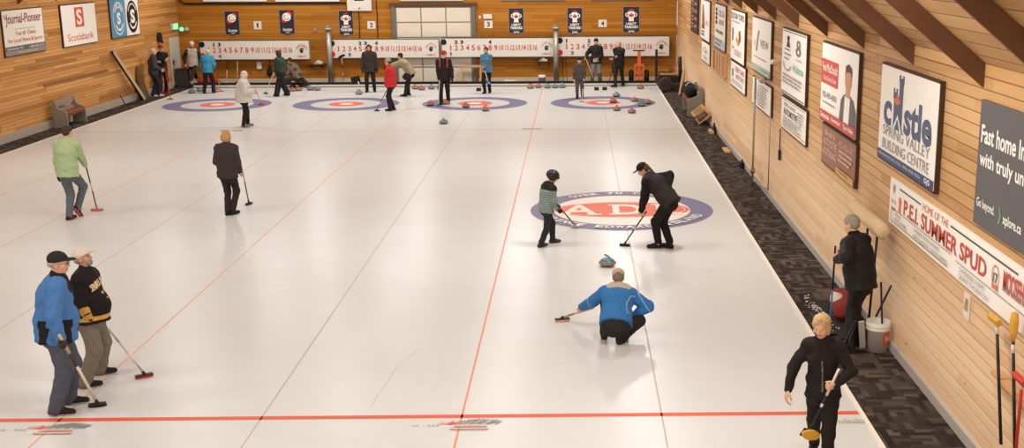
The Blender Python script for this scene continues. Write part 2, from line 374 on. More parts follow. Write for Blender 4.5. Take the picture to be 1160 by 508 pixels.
# ------------------------------------------------------------------ boards and signs on the walls
def settle(root):
    from mathutils import Matrix
    bpy.context.view_layer.update(); done = set()
    def go(o):
        for c in o.children:
            if c.data and c.data.name not in done: c.data.transform(Matrix.Translation(-root.location)); done.add(c.data.name)
            go(c)
    go(root); return root
def wall_sign(side, name, label, y0, y1, z1, z0, thick, col, art, edge=None, cat='sign', group=None, frame=None):
    """y0/y1: where the board's left and right edges stand along the wall as one faces it"""
    if side == 'R': X = XR; nx = -1
    else: X = XL; nx = 1
    t = thing(name, label, cat, (X+nx*thick/2, (y0+y1)/2, (z0+z1)/2), group)
    m = MB(); m.box((X+nx*(thick/2+.003), (y0+y1)/2, (z0+z1)/2), (thick, abs(y1-y0), z1-z0)); m.build('panel', [col], t)
    if edge:
        m = MB(); dd = thick*.9
        for yy in (y0, y1): m.box((X+nx*(dd/2+.003), yy+(.012 if yy > (y0+y1)/2 else -.012), (z0+z1)/2), (dd, .03, z1-z0+.05))
        for zz in (z0-.012, z1+.012): m.box((X+nx*(dd/2+.003), (y0+y1)/2, zz), (dd, abs(y1-y0)+.05, .03))
        m.build('frame', edge, t)
    a = Art((X+nx*(thick+.003), y0, z1), (0, y1-y0, 0), (0, 0, z0-z1), (nx, 0, 0)); art(a)
    a.build('lettering', t); return settle(t)
def back_sign(name, label, cat, x0, x1, z1, z0, thick, col, art, group=None, gap=.003, parts=None, shape=None):
    t = thing(name, label, cat, ((x0+x1)/2, YB-thick/2, (z0+z1)/2), group); m = MB()
    if shape: m.prism([(x0+(x1-x0)*u, YB-gap, z1+(z0-z1)*v) for u, v in shape], (0, -thick, 0))
    else: m.box(((x0+x1)/2, YB-gap-thick/2, (z0+z1)/2), (x1-x0, thick, z1-z0))
    m.build('panel', col, t); a = Art((x0, YB-gap-thick, z1), (x1-x0, 0, 0), (0, 0, z0-z1), (0, -1, 0)); art(a)
    if a.v: a.build('lettering', t)
    if parts: parts(t)
    return settle(t)

BOX = mat('sign_edge', (70, 44, 28), .7, var=.2); SW_ = paint((243, 238, 228)); SB_ = paint((224, 219, 208)); TEAL = paint((92, 170, 160)); SKYB = paint((108, 166, 196)); NVY = paint((62, 76, 108)); PANELG = paint((92, 90, 90)); MUD = paint((148, 102, 82)); MUD2 = paint((206, 170, 150)); GOLD = paint((204, 160, 92))
def art_journal(a):
    D = paint((150, 56, 44)); a.rect(0, .80, 1, 1, paint((146, 140, 134))); a.text('The', .02, .10, .12, .2, D, .01); a.text('Journal-Pioneer', .07, .08, .96, .36, D, .012, .1)
    a.rect(.25, .42, .8, .43, LGREY); a.text('Your #1 Choice', .27, .47, .79, .58, ORED, .005); a.text('For Local News & Sports', .08, .63, .95, .75, ORED, .005)
    a.rect(0, .80, 1, .90, MGREY); a.text('Summerside, P.E.I.', .04, .825, .44, .885, WHITE, .02); a.text('1-800-436-2121', .58, .825, .96, .885, WHITE, .02); a.text('www.journalpioneer.com', .28, .92, .78, .97, WHITE, .01)
wall_sign('L', 'newspaper_sign', 'white newspaper board with dark red script heading and grey foot band', 20.65, 23.12, 3.58, 2.33, .05, SW_, art_journal, BOX)
def art_scotia(a):
    a.rect(.37, .07, .63, .56, ORED); a.text('S', .42, .12, .58, .51, SW_, .03); a.text('Scotiabank', .12, .71, .88, .89, ORED, .0)
wall_sign('L', 'bank_sign', 'white bank board with red S emblem block, middle board on left wall', 24.41, 27.0, 3.57, 2.31, .06, SW_, art_scotia, BOX)
def art_blue(a):
    a.rect(0, 0, .52, 1, paint((84, 150, 184))); a.ring(.265, .5, .2, .44, .93, SW_); a.text('S', .2, .34, .33, .66, SW_, .05); a.arc('CURLING', .265, .5, .155, .34, 140, 40, .16, SW_, .03); a.ring(.265, .5, .15, .34, .82, SW_, a0=.5, a1=2.6)
    a.disc(.76, .5, .2, .44, BLACK); a.ring(.76, .5, .17, .37, .9, SW_, a0=3.6, a1=5.8); a.text('S', .68, .3, .85, .68, SW_, .05); a.ring(.76, .5, .155, .34, .82, SW_, a0=.5, a1=2.6)
wall_sign('L', 'emblem_board', 'half blue, half white board with two round emblems high on left wall', 28.28, 30.83, 3.6, 2.31, .06, SW_, art_blue, BOX)

def art_hon(a):
    for i in range(4):
        a.rect(.1, .08+.22*i, .45, .12+.22*i, GOLD); a.rect(.55, .1+.22*i, .9, .19+.22*i, LGREY); a.rect(.1, .15+.22*i, .45, .24+.22*i, MUD)
wall_sign('R', 'honour_board', 'dark purple-brown honour board with gold bars beside the back corner', 29.15, 26.9, 3.6, 2.46, .05, paint((64, 44, 50)), art_hon, BOX)
def art_boat(a):
    a.poly([(.22, .12), (.32, .12), (.46, .5), (.5, .74), (.12, .74), (.14, .45)], NVY); a.poly([(.36, .3), (.46, .5), (.48, .74), (.34, .74)], RED); a.poly([(.2, .3), (.27, .2), (.3, .6), (.16, .72)], paint((190, 150, 90)))
    a.text('BAY', .12, .78, .5, .84, BLACK, .03); a.text('BUILT', .12, .86, .5, .92, BLACK, .03); a.lines(.6, .95, .5, .62, 3, LGREY, 3)
wall_sign('R', 'sailing_sign', 'narrow-looking white board with blue and red sail picture, beside honour board', 25.85, 23.37, 3.64, 2.44, .05, SW_, art_boat, BOX)
def art_cbc(a):
    for i in range(4): a.disc(.17, .12+.1*i, .1, .045, NAVY)
    a.text('CBC AL', .4, .12, .92, .26, LGREY, .01); a.text('BOOKS', .45, .33, .88, .44, LGREY, .01); a.text('WELDING', .12, .58, .85, .66, MGREY, .02); a.rect(0, .80, 1, 1, paint((190, 200, 206))); a.lines(.05, .95, .79, .86, 2, MGREY, 5); a.lines(.1, .8, .9, .96, 1, NVY, 6)
wall_sign('R', 'welding_sign', 'white board with four stacked dark discs and pale blue foot band', 22.0, 19.62, 3.66, 2.46, .05, SW_, art_cbc, BOX)
def art_elt(a):
    a.text('ELTON TOPES', .05, .05, .95, .17, MGREY, .03); a.lines(.1, .9, .21, .25, 1, LGREY, 2); a.poly([(.12, .36), (.2, .36), (.2, .62), (.12, .62)], paint((70, 96, 70))); a.poly([(.6, .4), (.72, .36), (.76, .55), (.62, .66)], paint((170, 70, 50))); a.disc(.56, .62, .07, .06, paint((214, 158, 90))); a.disc(.48, .57, .05, .05, paint((200, 140, 80)))
    a.text('PUB', .12, .74, .28, .78, MGREY, .02); a.lines(.35, .9, .78, .9, 3, LGREY, 9)
wall_sign('R', 'pub_sign', 'white board with grey heading, green bottle and glass picture', 18.3, 15.85, 3.66, 2.43, .06, SW_, art_elt, BOX)
def art_s5(a): a.ring(.45, .62, .35, .4, .8, GOLD, a0=3.3, a1=6.1); a.text('INN', .35, .42, .62, .56, MGREY); a.lines(.2, .85, .7, .9, 3, LGREY, 4)
wall_sign('R', 'inn_sign', 'small white board with tan arch, under the sail picture board', 25.5, 23.3, 2.35, 1.76, .04, SW_, art_s5, BOX)
def rack():
    t = thing('wall_rack', 'wooden slatted rack under the board with blue foot band', 'rack', (XR-.05, 20.7, 2.06)); y0, y1, z1, z0 = 21.95, 19.4, 2.36, 1.77
    m = MB()
    for z in (z0, z1): m.box((XR-.05, (y0+y1)/2, z), (.09, y0-y1, .04))
    for y in (y0, y1): m.box((XR-.05, y, (z0+z1)/2), (.09, .05, z1-z0))
    m.build('frame', M_pine, t)
    for i in range(1, 4):
        m = MB(); m.box((XR-.055, y0+(y1-y0)*i/4, (z0+z1)/2), (.07, .3, z1-z0-.05)); m.build('slat', M_pine, t)
    m = MB(); m.box((XR-.012, (y0+y1)/2, (z0+z1)/2), (.015, y0-y1, z1-z0)); m.build('backing', mat('rack_dark', (92, 54, 28), .8), t); settle(t)
rack()
def art_s7(a): a.text('TRENT SAND', .3, .12, .95, .34, RED, .02); a.text('BOYS TOYS', .4, .42, .92, .62, MGREY, .02); a.poly([(.1, .3), (.2, .28), (.2, .62), (.1, .6)], paint((80, 120, 84))); a.lines(.1, .9, .72, .9, 2, LGREY, 7)
wall_sign('R', 'sand_sign', 'small white board with red heading, under the pub board', 18.23, 15.63, 2.35, 1.75, .05, SW_, art_s7, BOX)
def art_view(a):
    a.poly([(.34, .22), (.38, .22), (.26, .62), (.22, .62)], MGREY); a.poly([(.40, .22), (.43, .22), (.31, .62), (.28, .62)], LGREY); a.text('V', .1, .42, .2, .55, LGREY, .01); a.text('VIEW', .46, .37, .9, .52, LGREY, .01); a.lines(.12, .85, .72, .76, 1, LGREY, 3); a.rect(0, .87, 1, 1, paint((176, 190, 176))); a.lines(.5, .95, .91, .96, 1, TEAL, 8)
wall_sign('R', 'slash_sign', 'white board with tall slash and pale green foot band, behind the pipe', 14.6, 12.04, 3.66, 2.5, .06, SW_, art_view, BOX)
def art_s9(a): a.poly([(.12, .12), (.24, .12), (.24, .75), (.12, .75)], LGREY); a.lines(.32, .92, .15, .9, 8, LGREY, 11)
wall_sign('R', 'notice_sign', 'small white board of grey small print, behind the standing pipe', 14.4, 11.88, 2.32, 1.73, .05, SW_, art_s9, BOX)
def art_kub(a):
    a.rect(.02, .015, .98, .03, MGREY); a.rect(.02, .965, .98, .985, MGREY); a.disc(.27, .12, .06, .035, NAVY); a.poly([(.2, .26), (.24, .14), (.3, .14), (.36, .26)], NAVY)
    for i in range(3): a.lines(.12, .42, .29+.07*i, .33+.07*i, 1, MGREY, 20+i)
    a.ring(.27, .52, .17, .1, .86, MGREY, a0=.1, a1=3.3); a.ring(.72, .16, .07, .055, .6, MGREY); a.ring(.72, .27, .09, .065, .62, MGREY); a.text('SEARS', .62, .37, .86, .41, LGREY); a.text('Kubota', .54, .48, .94, .59, TEAL, .01); a.lines(.1, .92, .68, .84, 3, LGREY, 31)
wall_sign('R', 'dealer_sign', 'white board with round emblems and teal script on right wall', 10.65, 8.25, 3.64, 2.42, .06, SW_, art_kub, BOX)
def art_s11(a):
    a.rect(.03, .03, .97, .06, GOLD); a.rect(.03, .9, .97, .94, GOLD); a.text('ROYAL LEPAGE', .12, .12, .6, .24, LGREY, .01); a.text('AUTOMOTIVE', .1, .3, .68, .52, MGREY, .03); a.lines(.1, .9, .57, .86, 5, LGREY, 13); a.lines(.72, .95, .14, .5, 4, LGREY, 14)
wall_sign('R', 'automotive_sign', 'small white board with gold lines and grey lettering, under the board with teal script', 10.57, 8.1, 2.32, 1.73, .05, SW_, art_s11, BOX)
def art_real(a):
    a.rect(0, .2, .5, .52, paint((206, 84, 68))); a.text('Fred MacDonald', .04, .25, .47, .36, SW_, .01); a.text('Real Estate & Sales', .08, .41, .44, .47, SW_)
    a.poly([(.56, .93), (.6, .62), (.66, .55), (.78, .5), (.92, .56), (1., .7), (1., .93)], MGREY); a.poly([(.7, .55), (.84, .55), (.82, .93), (.68, .93)], SW_); sk = paint((200, 146, 116)); a.rect(.72, .44, .83, .56, sk)
    a.disc(.775, .34, .085, .15, sk); a.poly([(.69, .32), (.70, .19), (.78, .15), (.86, .2), (.865, .32), (.83, .25), (.73, .25)], paint((84, 60, 48)))
    a.text('902-439-4050', .06, .62, .48, .7, LGREY, .01); a.lines(.08, .52, .75, .79, 1, LGREY, 5); a.rect(0, .87, 1, 1, paint((196, 80, 66))); a.text('Summerside', .03, .9, .3, .97, SW_, .02, .3); a.text('Kensington', .36, .9, .62, .97, SW_, .02, .3); a.text('Tyne Valley', .7, .9, .97, .97, SW_, .02, .3)
wall_sign('R', 'realtor_sign', 'white realtor board with man in grey suit and red name block', 6.9, 4.42, 3.64, 2.41, .06, SW_, art_real, BOX)
def art_13(a):
    a.text("Bob's", .08, .08, .42, .24, MUD2, .01, .3); a.text('AUTOMOTIVE', .06, .3, .47, .5, MUD2, .03); a.text('& DETAILING', .06, .56, .47, .76, MUD2, .03); a.text('902-432-1047', .55, .14, .95, .3, MUD2, .01); a.lines(.55, .95, .36, .7, 3, MUD2, 21, .6); a.rect(.5, .84, 1, 1, GOLD); a.lines(.55, .95, .88, .96, 1, MUD, 22)
wall_sign('R', 'detailing_sign', 'brown-red board with pale lettering, under the realtor board', 6.7, 4.38, 2.33, 1.72, .05, MUD, art_13, BOX)
def art_castle(a):
    N = paint((84, 94, 120))
    a.text('c', .08, .36, .235, .62, N, .035); a.text('stle', .465, .26, .93, .625, N, .035)
    a.poly([(.27, .62), (.27, .34), (.255, .3), (.255, .2), (.28, .2), (.28, .24), (.305, .24), (.305, .2), (.33, .2), (.33, .3), (.32, .34), (.36, .34), (.36, .15), (.35, .1), (.35, .05), (.38, .05), (.38, .08), (.41, .08), (.41, .05), (.44, .05), (.44, .12), (.43, .16), (.43, .62)], N)
    a.poly([(.255, .62), (.35, .38), (.45, .62)], N); a.poly([(.27, .62), (.35, .46), (.43, .62)], SW_); a.poly([(.3, .62), (.35, .5), (.40, .62)], N); leaf(a, .335, .32, .06, .07, paint((222, 110, 78)))
    a.text('SPRING VALLEY', .09, .62, .92, .73, LGREY); a.text('BUILDING CENTRE', .09, .765, .92, .875, LGREY)
    a.rect(0, .905, 1, 1, NVY); a.text('KENSINGTON, P.E.I. (902) 836-3222', .03, .93, .8, .97, paint((190, 196, 206)), .01); a.text('G|G', .86, .92, .95, .985, SW_, .02)
wall_sign('R', 'building_centre_sign', 'white building centre board with navy tower-shaped lettering and blue foot band', 3.12, .645, 3.63, 2.41, .06, SW_, art_castle, BOX)
def art_xpl(a):
    a.text('Fast home Internet', .02, .19, .5, .335, SW_, .02); a.text('with truly unlimited data', .02, .40, .64, .55, SW_, .02); a.text('Go beyond.', .02, .775, .16, .87, SW_, .015)
    g = paint((110, 160, 110)); a.poly([(.19, .76), (.2, .76), (.213, .82), (.2, .89), (.19, .89), (.203, .82)], g); a.text('xplore.ca', .225, .79, .355, .89, SW_, .02)
wall_sign('R', 'internet_sign', 'dark grey internet board with white lettering, nearest on right wall', -.66, -4.3, 3.62, 2.36, .04, PANELG, art_xpl)
def art_spud(a):
    G = paint((74, 92, 78)); r = paint((196, 78, 56)); o = paint((214, 120, 80)); k = 1/4.96
    def X(y): return (2.52-y)*k
    a.text('W', .025, .1, .055, .32, LGREY, .03); a.text('Hunt Club', .018, .43, .065, .52, MGREY); a.text('Resort', .022, .58, .06, .68, o, .02)
    a.rect(.09, .11, .275, .145, G); a.text('HOME OF THE', .29, .06, .485, .21, o); a.rect(.5, .11, .90, .145, G)
    a.text('P.E.I. SUMMER SPUD', .135, .27, .735, .60, r, .02); a.disc(.1, .38, .012, .09, o); a.rect(.092, .46, .108, .62, o); a.text('17', .775, .36, .80, .54, MGREY, .03); a.ring(.787, .42, .02, .19, .86, o); a.rect(.772, .56, .805, .64, o)
    a.text('MOOSEHEAD', .83, .2, .985, .55, r, .03); a.text('MOOSEHEAD', .835, .47, .985, .56, LGREY)
    a.ring(.032, .67, .006, .05, .6, G, a0=3.14, a1=4.71); a.rect(.03, .625, .52, .637, G); a.rect(.026, .67, .029, .9, G); a.rect(.55, .67, .97, .682, G); a.rect(.03, .90, .5, .915, G)
    a.text('WESTERN', .06, .68, .115, .755, LGREY); a.text('MEATS & RIBS', .06, .79, .17, .865, LGREY); a.text('SANDERSON GROUP INSURANCE', .235, .68, .44, .76, LGREY); a.text('NEW GLASGOW LOBSTER SUPPERS', .235, .80, .50, .885, LGREY)
    a.text('CAVENDISH FARMS', .58, .72, .735, .81, LGREY); a.text('GRANT THORNTON', .58, .845, .76, .935, LGREY)
wall_sign('R', 'event_sign', 'long white banner board with large red serif lettering on right wall', 2.52, -2.44, 2.225, 1.635, .03, SW_, art_spud)
def art_paper(a): a.rect(.25, .2, .75, .7, GOLD); a.lines(.3, .7, .25, .65, 4, MGREY, 2)
wall_sign('R', 'paper_notice', 'small curled paper notice pinned under the long banner board', -.47, -.66, 1.56, 1.285, .008, WHITE, art_paper, cat='notice')
# nails that hold the big signs
m = MB()

# ------------------------------------------------------------------ back wall
SB = [(-16.03, -11.62, 1.775, .99), (-10.83, -6.43, 1.80, 1.03), (-6.35, -1.77, 1.83, 1.045), (-1.68, 2.85, 1.87, 1.05)]
up = [[(1, 2), (3, 3)], [(2, 5), (3, 6), (4, 8)], [(2, 2), (3, 3), (4, 8)], [(1, 1), (2, 5)]]; lo = [[(4, 3)], [(5, 3)], [(1, 1)], [(3, 2)]]
names = ['furthest left of the four', 'second from the left, beside a steel column', 'third from the left, over the garage door edge', 'furthest right of the four']
tops = ['J.W.CALLBECK', 'CRAPAUD', 'CRAPAUD', 'CRAPAUD']
for i, (x0, x1, z1, z0) in enumerate(SB):
    def art(a, i=i):
        r_ = paint((206, 78, 58)); w = x1-x0
        for n in range(1, 17):
            cx = .082+.0494*(n-1); hw = (.006 if n == 1 else .0145) if n < 10 else (.0125 if n == 11 else .017); a.text(str(n), cx-hw, .375, cx+hw, .645, r_, .018)
        for s, n in up[i]: cx = .082+.0494*(n-1); a.text(str(s), cx-(.006 if s == 1 else .013), .13, cx+(.006 if s == 1 else .013), .31, DARKP, .04)
        for s, n in lo[i]: cx = .082+.0494*(n-1); a.text(str(s), cx-(.006 if s == 1 else .013), .72, cx+(.006 if s == 1 else .013), .9, MGREY, .04)
        a.arc(tops[i], .925, .62, .05, .36, 150, 30, .09, paint((222, 150, 130)), .02); a.text('COMMUNITY', .88, .78, .972, .88, paint((222, 150, 130)), .01)
        a.disc(.923, .53, .017, .12, MGREY); a.poly([(.908, .62), (.92, .4), (.944, .44), (.93, .66)], DARKP); a.disc(.93, .5, .006, .04, TEAL)
    def parts(t, x0=x0, x1=x1, z1=z1, z0=z0, i=i):
        m = MB(); d = .05; c = (x0+x1)/2; y = YB-.25
        for z in (z0+.008, z1-.008): m.box((c, y, z), (x1-x0, .1, .016))
        for x in (x0+.01, x1-.015): m.box((x, y, (z0+z1)/2), (.02, .1, z1-z0))
        m.build('frame', mat('score_frame', (58, 46, 40), .7), t)
        m = MB()
        for x in (x0+.5, (x0+x1)/2, x1-.5): m.box((x, YB-.1, (z0+z1)/2), (.06, .2, .1))
        m.build('bracket', M_dsteel, t)
        for nm, zz, mt in (('black_marker', z1-.17, BLACK), ('red_marker', z0+.17, RED)):
            m = MB(); m.lathe([(0, 0), (.11, 0), (.115, .01), (.11, .02), (0, .02)], (x0+.1, YB-.285, zz), 24, False, ((1, 0, 0), (0, 0, 1), (0, -1, 0))); m.build(nm, mt, t)
    back_sign('scoreboard', 'long white curling scoreboard with red numbers, %s' % names[i], 'scoreboard', x0, x1, z1, z0, .05, SB_, art, 'scoreboards along the back wall', gap=.23, parts=parts)
def bpos(px, py): q = onY(px, py, YB-.03); return q[0], q[2]
CH = [(0, 0), (1, 0), (1, .9), (.62, .93), (.5, 1), (.38, .93), (0, .9)]
def banner(px0, py0, px1, py1, kind, label):
    x0, z1 = bpos(px0, py0); x1, z0 = bpos(px1, py1); BN = paint((46, 40, 52)); ED = paint((150, 136, 124))
    def art(a):
        for p, q in zip(CH, CH[1:]+CH[:1]):
            c = (.5, .47); s = .93; a.poly([p, q, (c[0]+(q[0]-c[0])*s, c[1]+(q[1]-c[1])*(s+.03)), (c[0]+(p[0]-c[0])*s, c[1]+(p[1]-c[1])*(s+.03))], ED)
        if kind == 'curl':
            a.disc(.66, .16, .2, .1, RED); a.disc(.34, .38, .2, .1, RED); a.disc(.5, .27, .28, .155, SW_); a.ring(.5, .27, .2, .11, .7, LGREY, a0=.4, a1=4); a.text('Scotties', .2, .68, .82, .78, SW_, .02, .3); a.poly([(.3, .8), (.75, .8), (.52, .9)], LGREY)
        else:
            a.disc(.5, .12, .15, .025, RED); a.poly([(.32, .17), (.68, .17), (.72, .3), (.64, .42), (.66, .52), (.34, .52), (.36, .42), (.28, .3)], SW_); a.ring(.29, .29, .14, .075, .62, SW_); a.ring(.71, .29, .14, .075, .62, SW_); leaf(a, .5, .31, .17, .09, RED)
            a.text('LABATT', .2, .56, .8, .645, SW_, .04); a.text('TANKARD', .1, .665, .9, .765, SW_, .04); a.rect(.25, .79, .75, .8, LGREY); a.text('2003', .32, .84, .68, .905, SW_, .03)
    back_sign('banner', label, 'banner', x0, x1, z1, z0, .012, BN, art, 'pennant banners on the back wall', shape=CH)
for q in ((253.3, 12.5, 272.5, 42.5, 'curl', 'navy banner with red and white globe, left of the number 1 plate'), (315.3, 11, 334.6, 41.5, 'curl', 'navy banner with red and white globe, right of the number 1 plate'),
          (383, 12, 401, 42.5, 'tank', 'navy banner with white cup and red leaf, under the clock'), (575.8, 9, 593.7, 40.5, 'tank', 'navy banner with white cup and red leaf, right of the number 3 plate'),
          (642.3, 8.6, 660, 40.6, 'tank', 'navy banner with white cup and red leaf, left of the number 4 plate'), (705.5, 7.2, 724.6, 39.7, 'tank', 'navy banner with white cup and red leaf, right of the number 4 plate')): banner(*q)
for n, px0, py0, px1, py1 in ((1, 287, 24.2, 296.5, 33.3), (2, 416, 24, 425.5, 32.6), (3, 548.5, 23.2, 558, 32), (4, 678, 22.3, 687.4, 30.8)):
    x0, z1 = bpos(px0, py0); x1, z0 = bpos(px1, py1)
    back_sign('sheet_number_sign', 'square white plate with black number %d on back wall' % n, 'number plate', x0, x1, z1, z0, .02, SB_, lambda a, n=n: a.text(str(n), .4 if n == 1 else .32, .2, .6 if n == 1 else .68, .8, DARKP, .03), 'sheet number plates')
x0, z1 = bpos(393, -9); x1, z0 = bpos(421.3, 12)
def art_clock(a):
    a.rect(.3, .18, .7, .47, DARKP); a.text('6', .46, .8, .55, .93, MGREY, .02)
    for k in range(12):
        an = 2*pi*k/12; a.poly([(.5+.40*sin(an)+.01*cos(an), .5-.40*cos(an)), (.5+.40*sin(an)-.01*cos(an), .5-.40*cos(an)), (.5+.46*sin(an), .5-.46*cos(an))], LGREY)
back_sign('wall_clock', 'square white clock with black window and a 6 at its foot', 'clock', x0, x1, z1, z0, .12, SB_, art_clock)
for px0, px1, py1, col, lab in ((230, 302, 2.6, SW_, 'long white board at the frame top, furthest left'), (312, 384.5, 2.6, SW_, 'long white board at the frame top, left of the clock'), (453, 525, 2, CREAM, 'cream board over the garage door'), (568, 640, 1.2, LGREY, 'grey-edged board at the frame top, right of garage door'), (670, 740, .8, MGREY, 'dark board at the frame top, above the two right banners')):
    x0, z0 = bpos(px0, py1); x1, _ = bpos(px1, py1)
    back_sign('board', lab, 'board', x0, x1, z0+.7, z0, .04, col, lambda a: a.rect(0, .96, 1, 1, MGREY), 'boards high on the back wall')
# pipe under those boards
m = MB(); zz = bpos(300, 4)[1]; xa = bpos(206, 4)[0]; m.tube([(xa-.05, YB-.06, zz+.6), (xa-.05, YB-.06, zz+.12), (xa+.1, YB-.06, zz), (bpos(392, 4)[0], YB-.06, zz)], .035); tag(m.build('conduit', M_rub), 'black conduit running along the top of the back wall', 'conduit')
for px, y0, y1, w, lab in ((406, 12, 43, .03, 'thin black cable hanging under the clock'), (426, 0, 43, .03, 'thin dark cable right of the number 2 plate')):
    x, z1 = bpos(px, y0); _, z0 = bpos(px, y1); m = MB(); m.tube([(x, YB-.03, z1), (x+.02, YB-.03, (z0+z1)/2), (x, YB-.03, z0)], w/2, 8); tag(m.build('cable', M_rub), lab, 'cable')
# steel columns in front of the wall
for px, lab in ((373.2, 'grey steel column with flanged top, between left scoreboards'), (629.8, 'grey steel column with flanged top, between right scoreboards')):
    q = onY(px, 60, 34.75); x = q[0]; t = thing('steel_column', lab, 'column', (x, 34.75, 0), 'steel columns at the back wall')
    m = MB(); m.tube([(x, 34.75, 0), (x, 34.75, 2.2)], .105, 20); m.build('shaft', M_steel, t)
    m = MB(); m.lathe([(.105, 0), (.19, .02), (.2, .06), (.15, .1), (.08, .15), (.05, .2), (0, .2)], (x, 34.75, 2.16)); m.build('cap', M_steel, t)
    m = MB(); m.lathe([(.2, 0), (.2, .02), (.11, .03)], (x, 34.75, 0)); m.build('base_plate', M_steel, t); settle(t)
# small fittings on the back wall
def wallbox(name, lab, cat, px0, py0, px1, py1, d, mt, Y=YB, bev=.01):
    a = onY(px0, py0, Y); b = onY(px1, py1, Y); m = MB(); c = ((a[0]+b[0])/2, Y-d/2-.003, (a[2]+b[2])/2); m.box((0, 0, 0), (b[0]-a[0], d, a[2]-b[2])); return tag(m.build(name, mt, None, c, bevel=bev), lab, cat)
wallbox('dispenser', 'small white dispenser on back wall under the left scoreboard', 'dispenser', 291, 70, 297.5, 78.5, .12, WHITE, bev=.04)
wallbox('bracket_box', 'small white box above the number 3 plate', 'box', 547.5, 16, 557.5, 21.2, .1, WHITE)
wallbox('sensor', 'tiny cream sensor left of the number 3 plate', 'sensor', 542.3, 17.5, 545, 21.5, .06, CREAM, bev=.02)
wallbox('outlet_box', 'small grey outlet box left of the steel column', 'outlet', 355.5, 32, 358.8, 35.5, .06, LGREY)
def wall_shelf(px0, px1, py, lab, labt, pxt):
    a = onY(px0, py, YB-.1); b = onY(px1, py, YB-.1); t = thing('wall_shelf', lab, 'shelf', ((a[0]+b[0])/2, YB-.14, a[2])); m = MB(); m.box(((a[0]+b[0])/2, YB-.14, a[2]), (b[0]-a[0], .26, .04)); m.build('board', M_dwood, t)
    for x in (a[0]+.15, b[0]-.15):
        m = MB(); m.prism([(x-.015, YB-.01, a[2]-.02), (x-.015, YB-.24, a[2]-.02), (x-.015, YB-.01, a[2]-.2)], (.03, 0, 0)); m.build('bracket', M_dwood, t)
    settle(t); q = onY(pxt, py, YB-.14); m = MB(); z = .02
    for k in range(3): m.box((.02*k, 0, .02+.03*k), (.32-.05*k, .2, .03), ((cos(.2*k), sin(.2*k), 0), (-sin(.2*k), cos(.2*k), 0), (0, 0, 1)))
    m.prism([(-.12, -.08, .09), (.1, -.08, .09), (.02, -.08, .16)], (0, .14, 0)); tag(m.build('paper_stack', WHITE, None, (q[0], YB-.14, a[2]+.015)), labt, 'papers')
wall_shelf(348.5, 369, 72.7, 'brown wall shelf between left scoreboard and steel column', 'white papers heaped on the shelf left of the column', 361)
wall_shelf(606, 626, 69.5, 'brown wall shelf left of the right steel column', 'white papers heaped on the shelf by the right column', 615.5)
# white pipe in the right back corner
m = MB(); m.box((0, 0, 0), (.16, .1, 1.0)); q = onY(769, 10, YB-.06); tag(m.build('duct', WHITE, None, (q[0], YB-.06, 2.75), bevel=.02), 'upper white duct in the right back corner', 'duct')
m = MB(); m.box((0, 0, 0), (.15, .1, 1.75)); tag(m.build('duct', paint((190, 182, 166)), None, (onY(768, 60, YB-.06)[0], YB-.06, 1.0), bevel=.02), 'lower white duct behind the ice machine', 'duct')
# exit sign and emergency light
t = thing('exit_sign', 'small glowing green exit sign over the left back door', 'sign', (XL+.1, 34.6, 2.35)); m = MB(); m.box((XL+.05, 34.6, 2.35), (.09, .62, .26)); m.build('housing', paint((196, 210, 190)), t)
M_green = mat('green_glow', (110, 230, 160), .4, emit=1.6); a = Art((XL+.095, 34.3, 2.47), (0, .6, 0), (0, 0, -.24), (1, 0, 0)); a.rect(.04, .08, .96, .92, M_green); a.text('EXIT', .15, .22, .85, .78, paint((240, 246, 236)), .03); a.build('face', t); settle(t)
q = onY(208.5, 33.5, YB-.12); t = thing('emergency_spotlight', 'green-lit emergency lamp with two heads beside the exit sign', 'lamp', q); m = MB(); m.box((q[0]+.05, YB-.05, q[2]), (.3, .1, .14)); m.build('housing', paint((120, 130, 110)), t)
for s, mt in ((-1, M_green), (1, paint((200, 200, 180)))):
    m = MB(); m.lathe([(0, 0), (.05, .0), (.085, .07), (.08, .1), (0, .1)], (q[0]+.02+s*.1, YB-.1, q[2]+.02), 16, True, ((1, 0, 0), (0, 0, 1), (0, -1, 0))); m.build('lamp_head', mt, t)
settle(t)
# ------------------------------------------------------------------ curling stones
GRAN = mat('granite', (120, 110, 98), .35, var=.35, scale=60, spec=.5); GBAND = mat('granite_band', (150, 138, 122), .6, var=.25, scale=70)
H_RED = mat('handle_red', (208, 72, 50), .35, spec=.5); H_BLUE = mat('handle_blue', (84, 142, 158), .35, spec=.5)
def make_stone(color):
    root = thing('curling_stone', '', 'curling stone', (0, 0, 0))
    m = MB(); m.lathe([(0, .003), (.06, 0), (.085, .006), (.118, .022), (.139, .045), (.145, .05), (.145, .068), (.139, .073), (.12, .096), (.09, .11), (.05, .114), (0, .114)], n=32); m.build('granite_body', GRAN, root)
    m = MB(); m.lathe([(.1448, .049), (.1462, .051), (.1462, .067), (.1448, .069)], n=32); m.build('striking_band', GBAND, root)
    h = m = MB(); m.lathe([(0, .106), (.098, .104), (.104, .109), (.096, .122), (.06, .134), (0, .136)], n=28); b = m.build('handle', color, root)
    m = MB(); m.tube([(-.055, 0, .128), (-.06, 0, .15), (-.045, 0, .166), (-.01, 0, .172), (.05, 0, .177), (.075, 0, .184)], [.018, .016, .016, .017, .018, .012], 12); m.build('grip', color, b); return root
proto = {'r': make_stone(H_RED), 'b': make_stone(H_BLUE)}; used = set()
def stone(px, py, c, label, group=None, z=.07):
    p = fl(px, py, z); rz = random.uniform(0, 6.28) if len(used) else 2.2
    if c not in used:
        used.add(c); o = proto[c]; o.location = (p[0], p[1], .0016); o.rotation_euler = (0, 0, rz); o['label'] = label
        if group: o['group'] = group
        return
    copy_thing(proto[c], (p[0], p[1], .0016), rz, label, group)
G1 = 'stones lined up along the back kerb'; G2 = 'stones lying in the far rings'
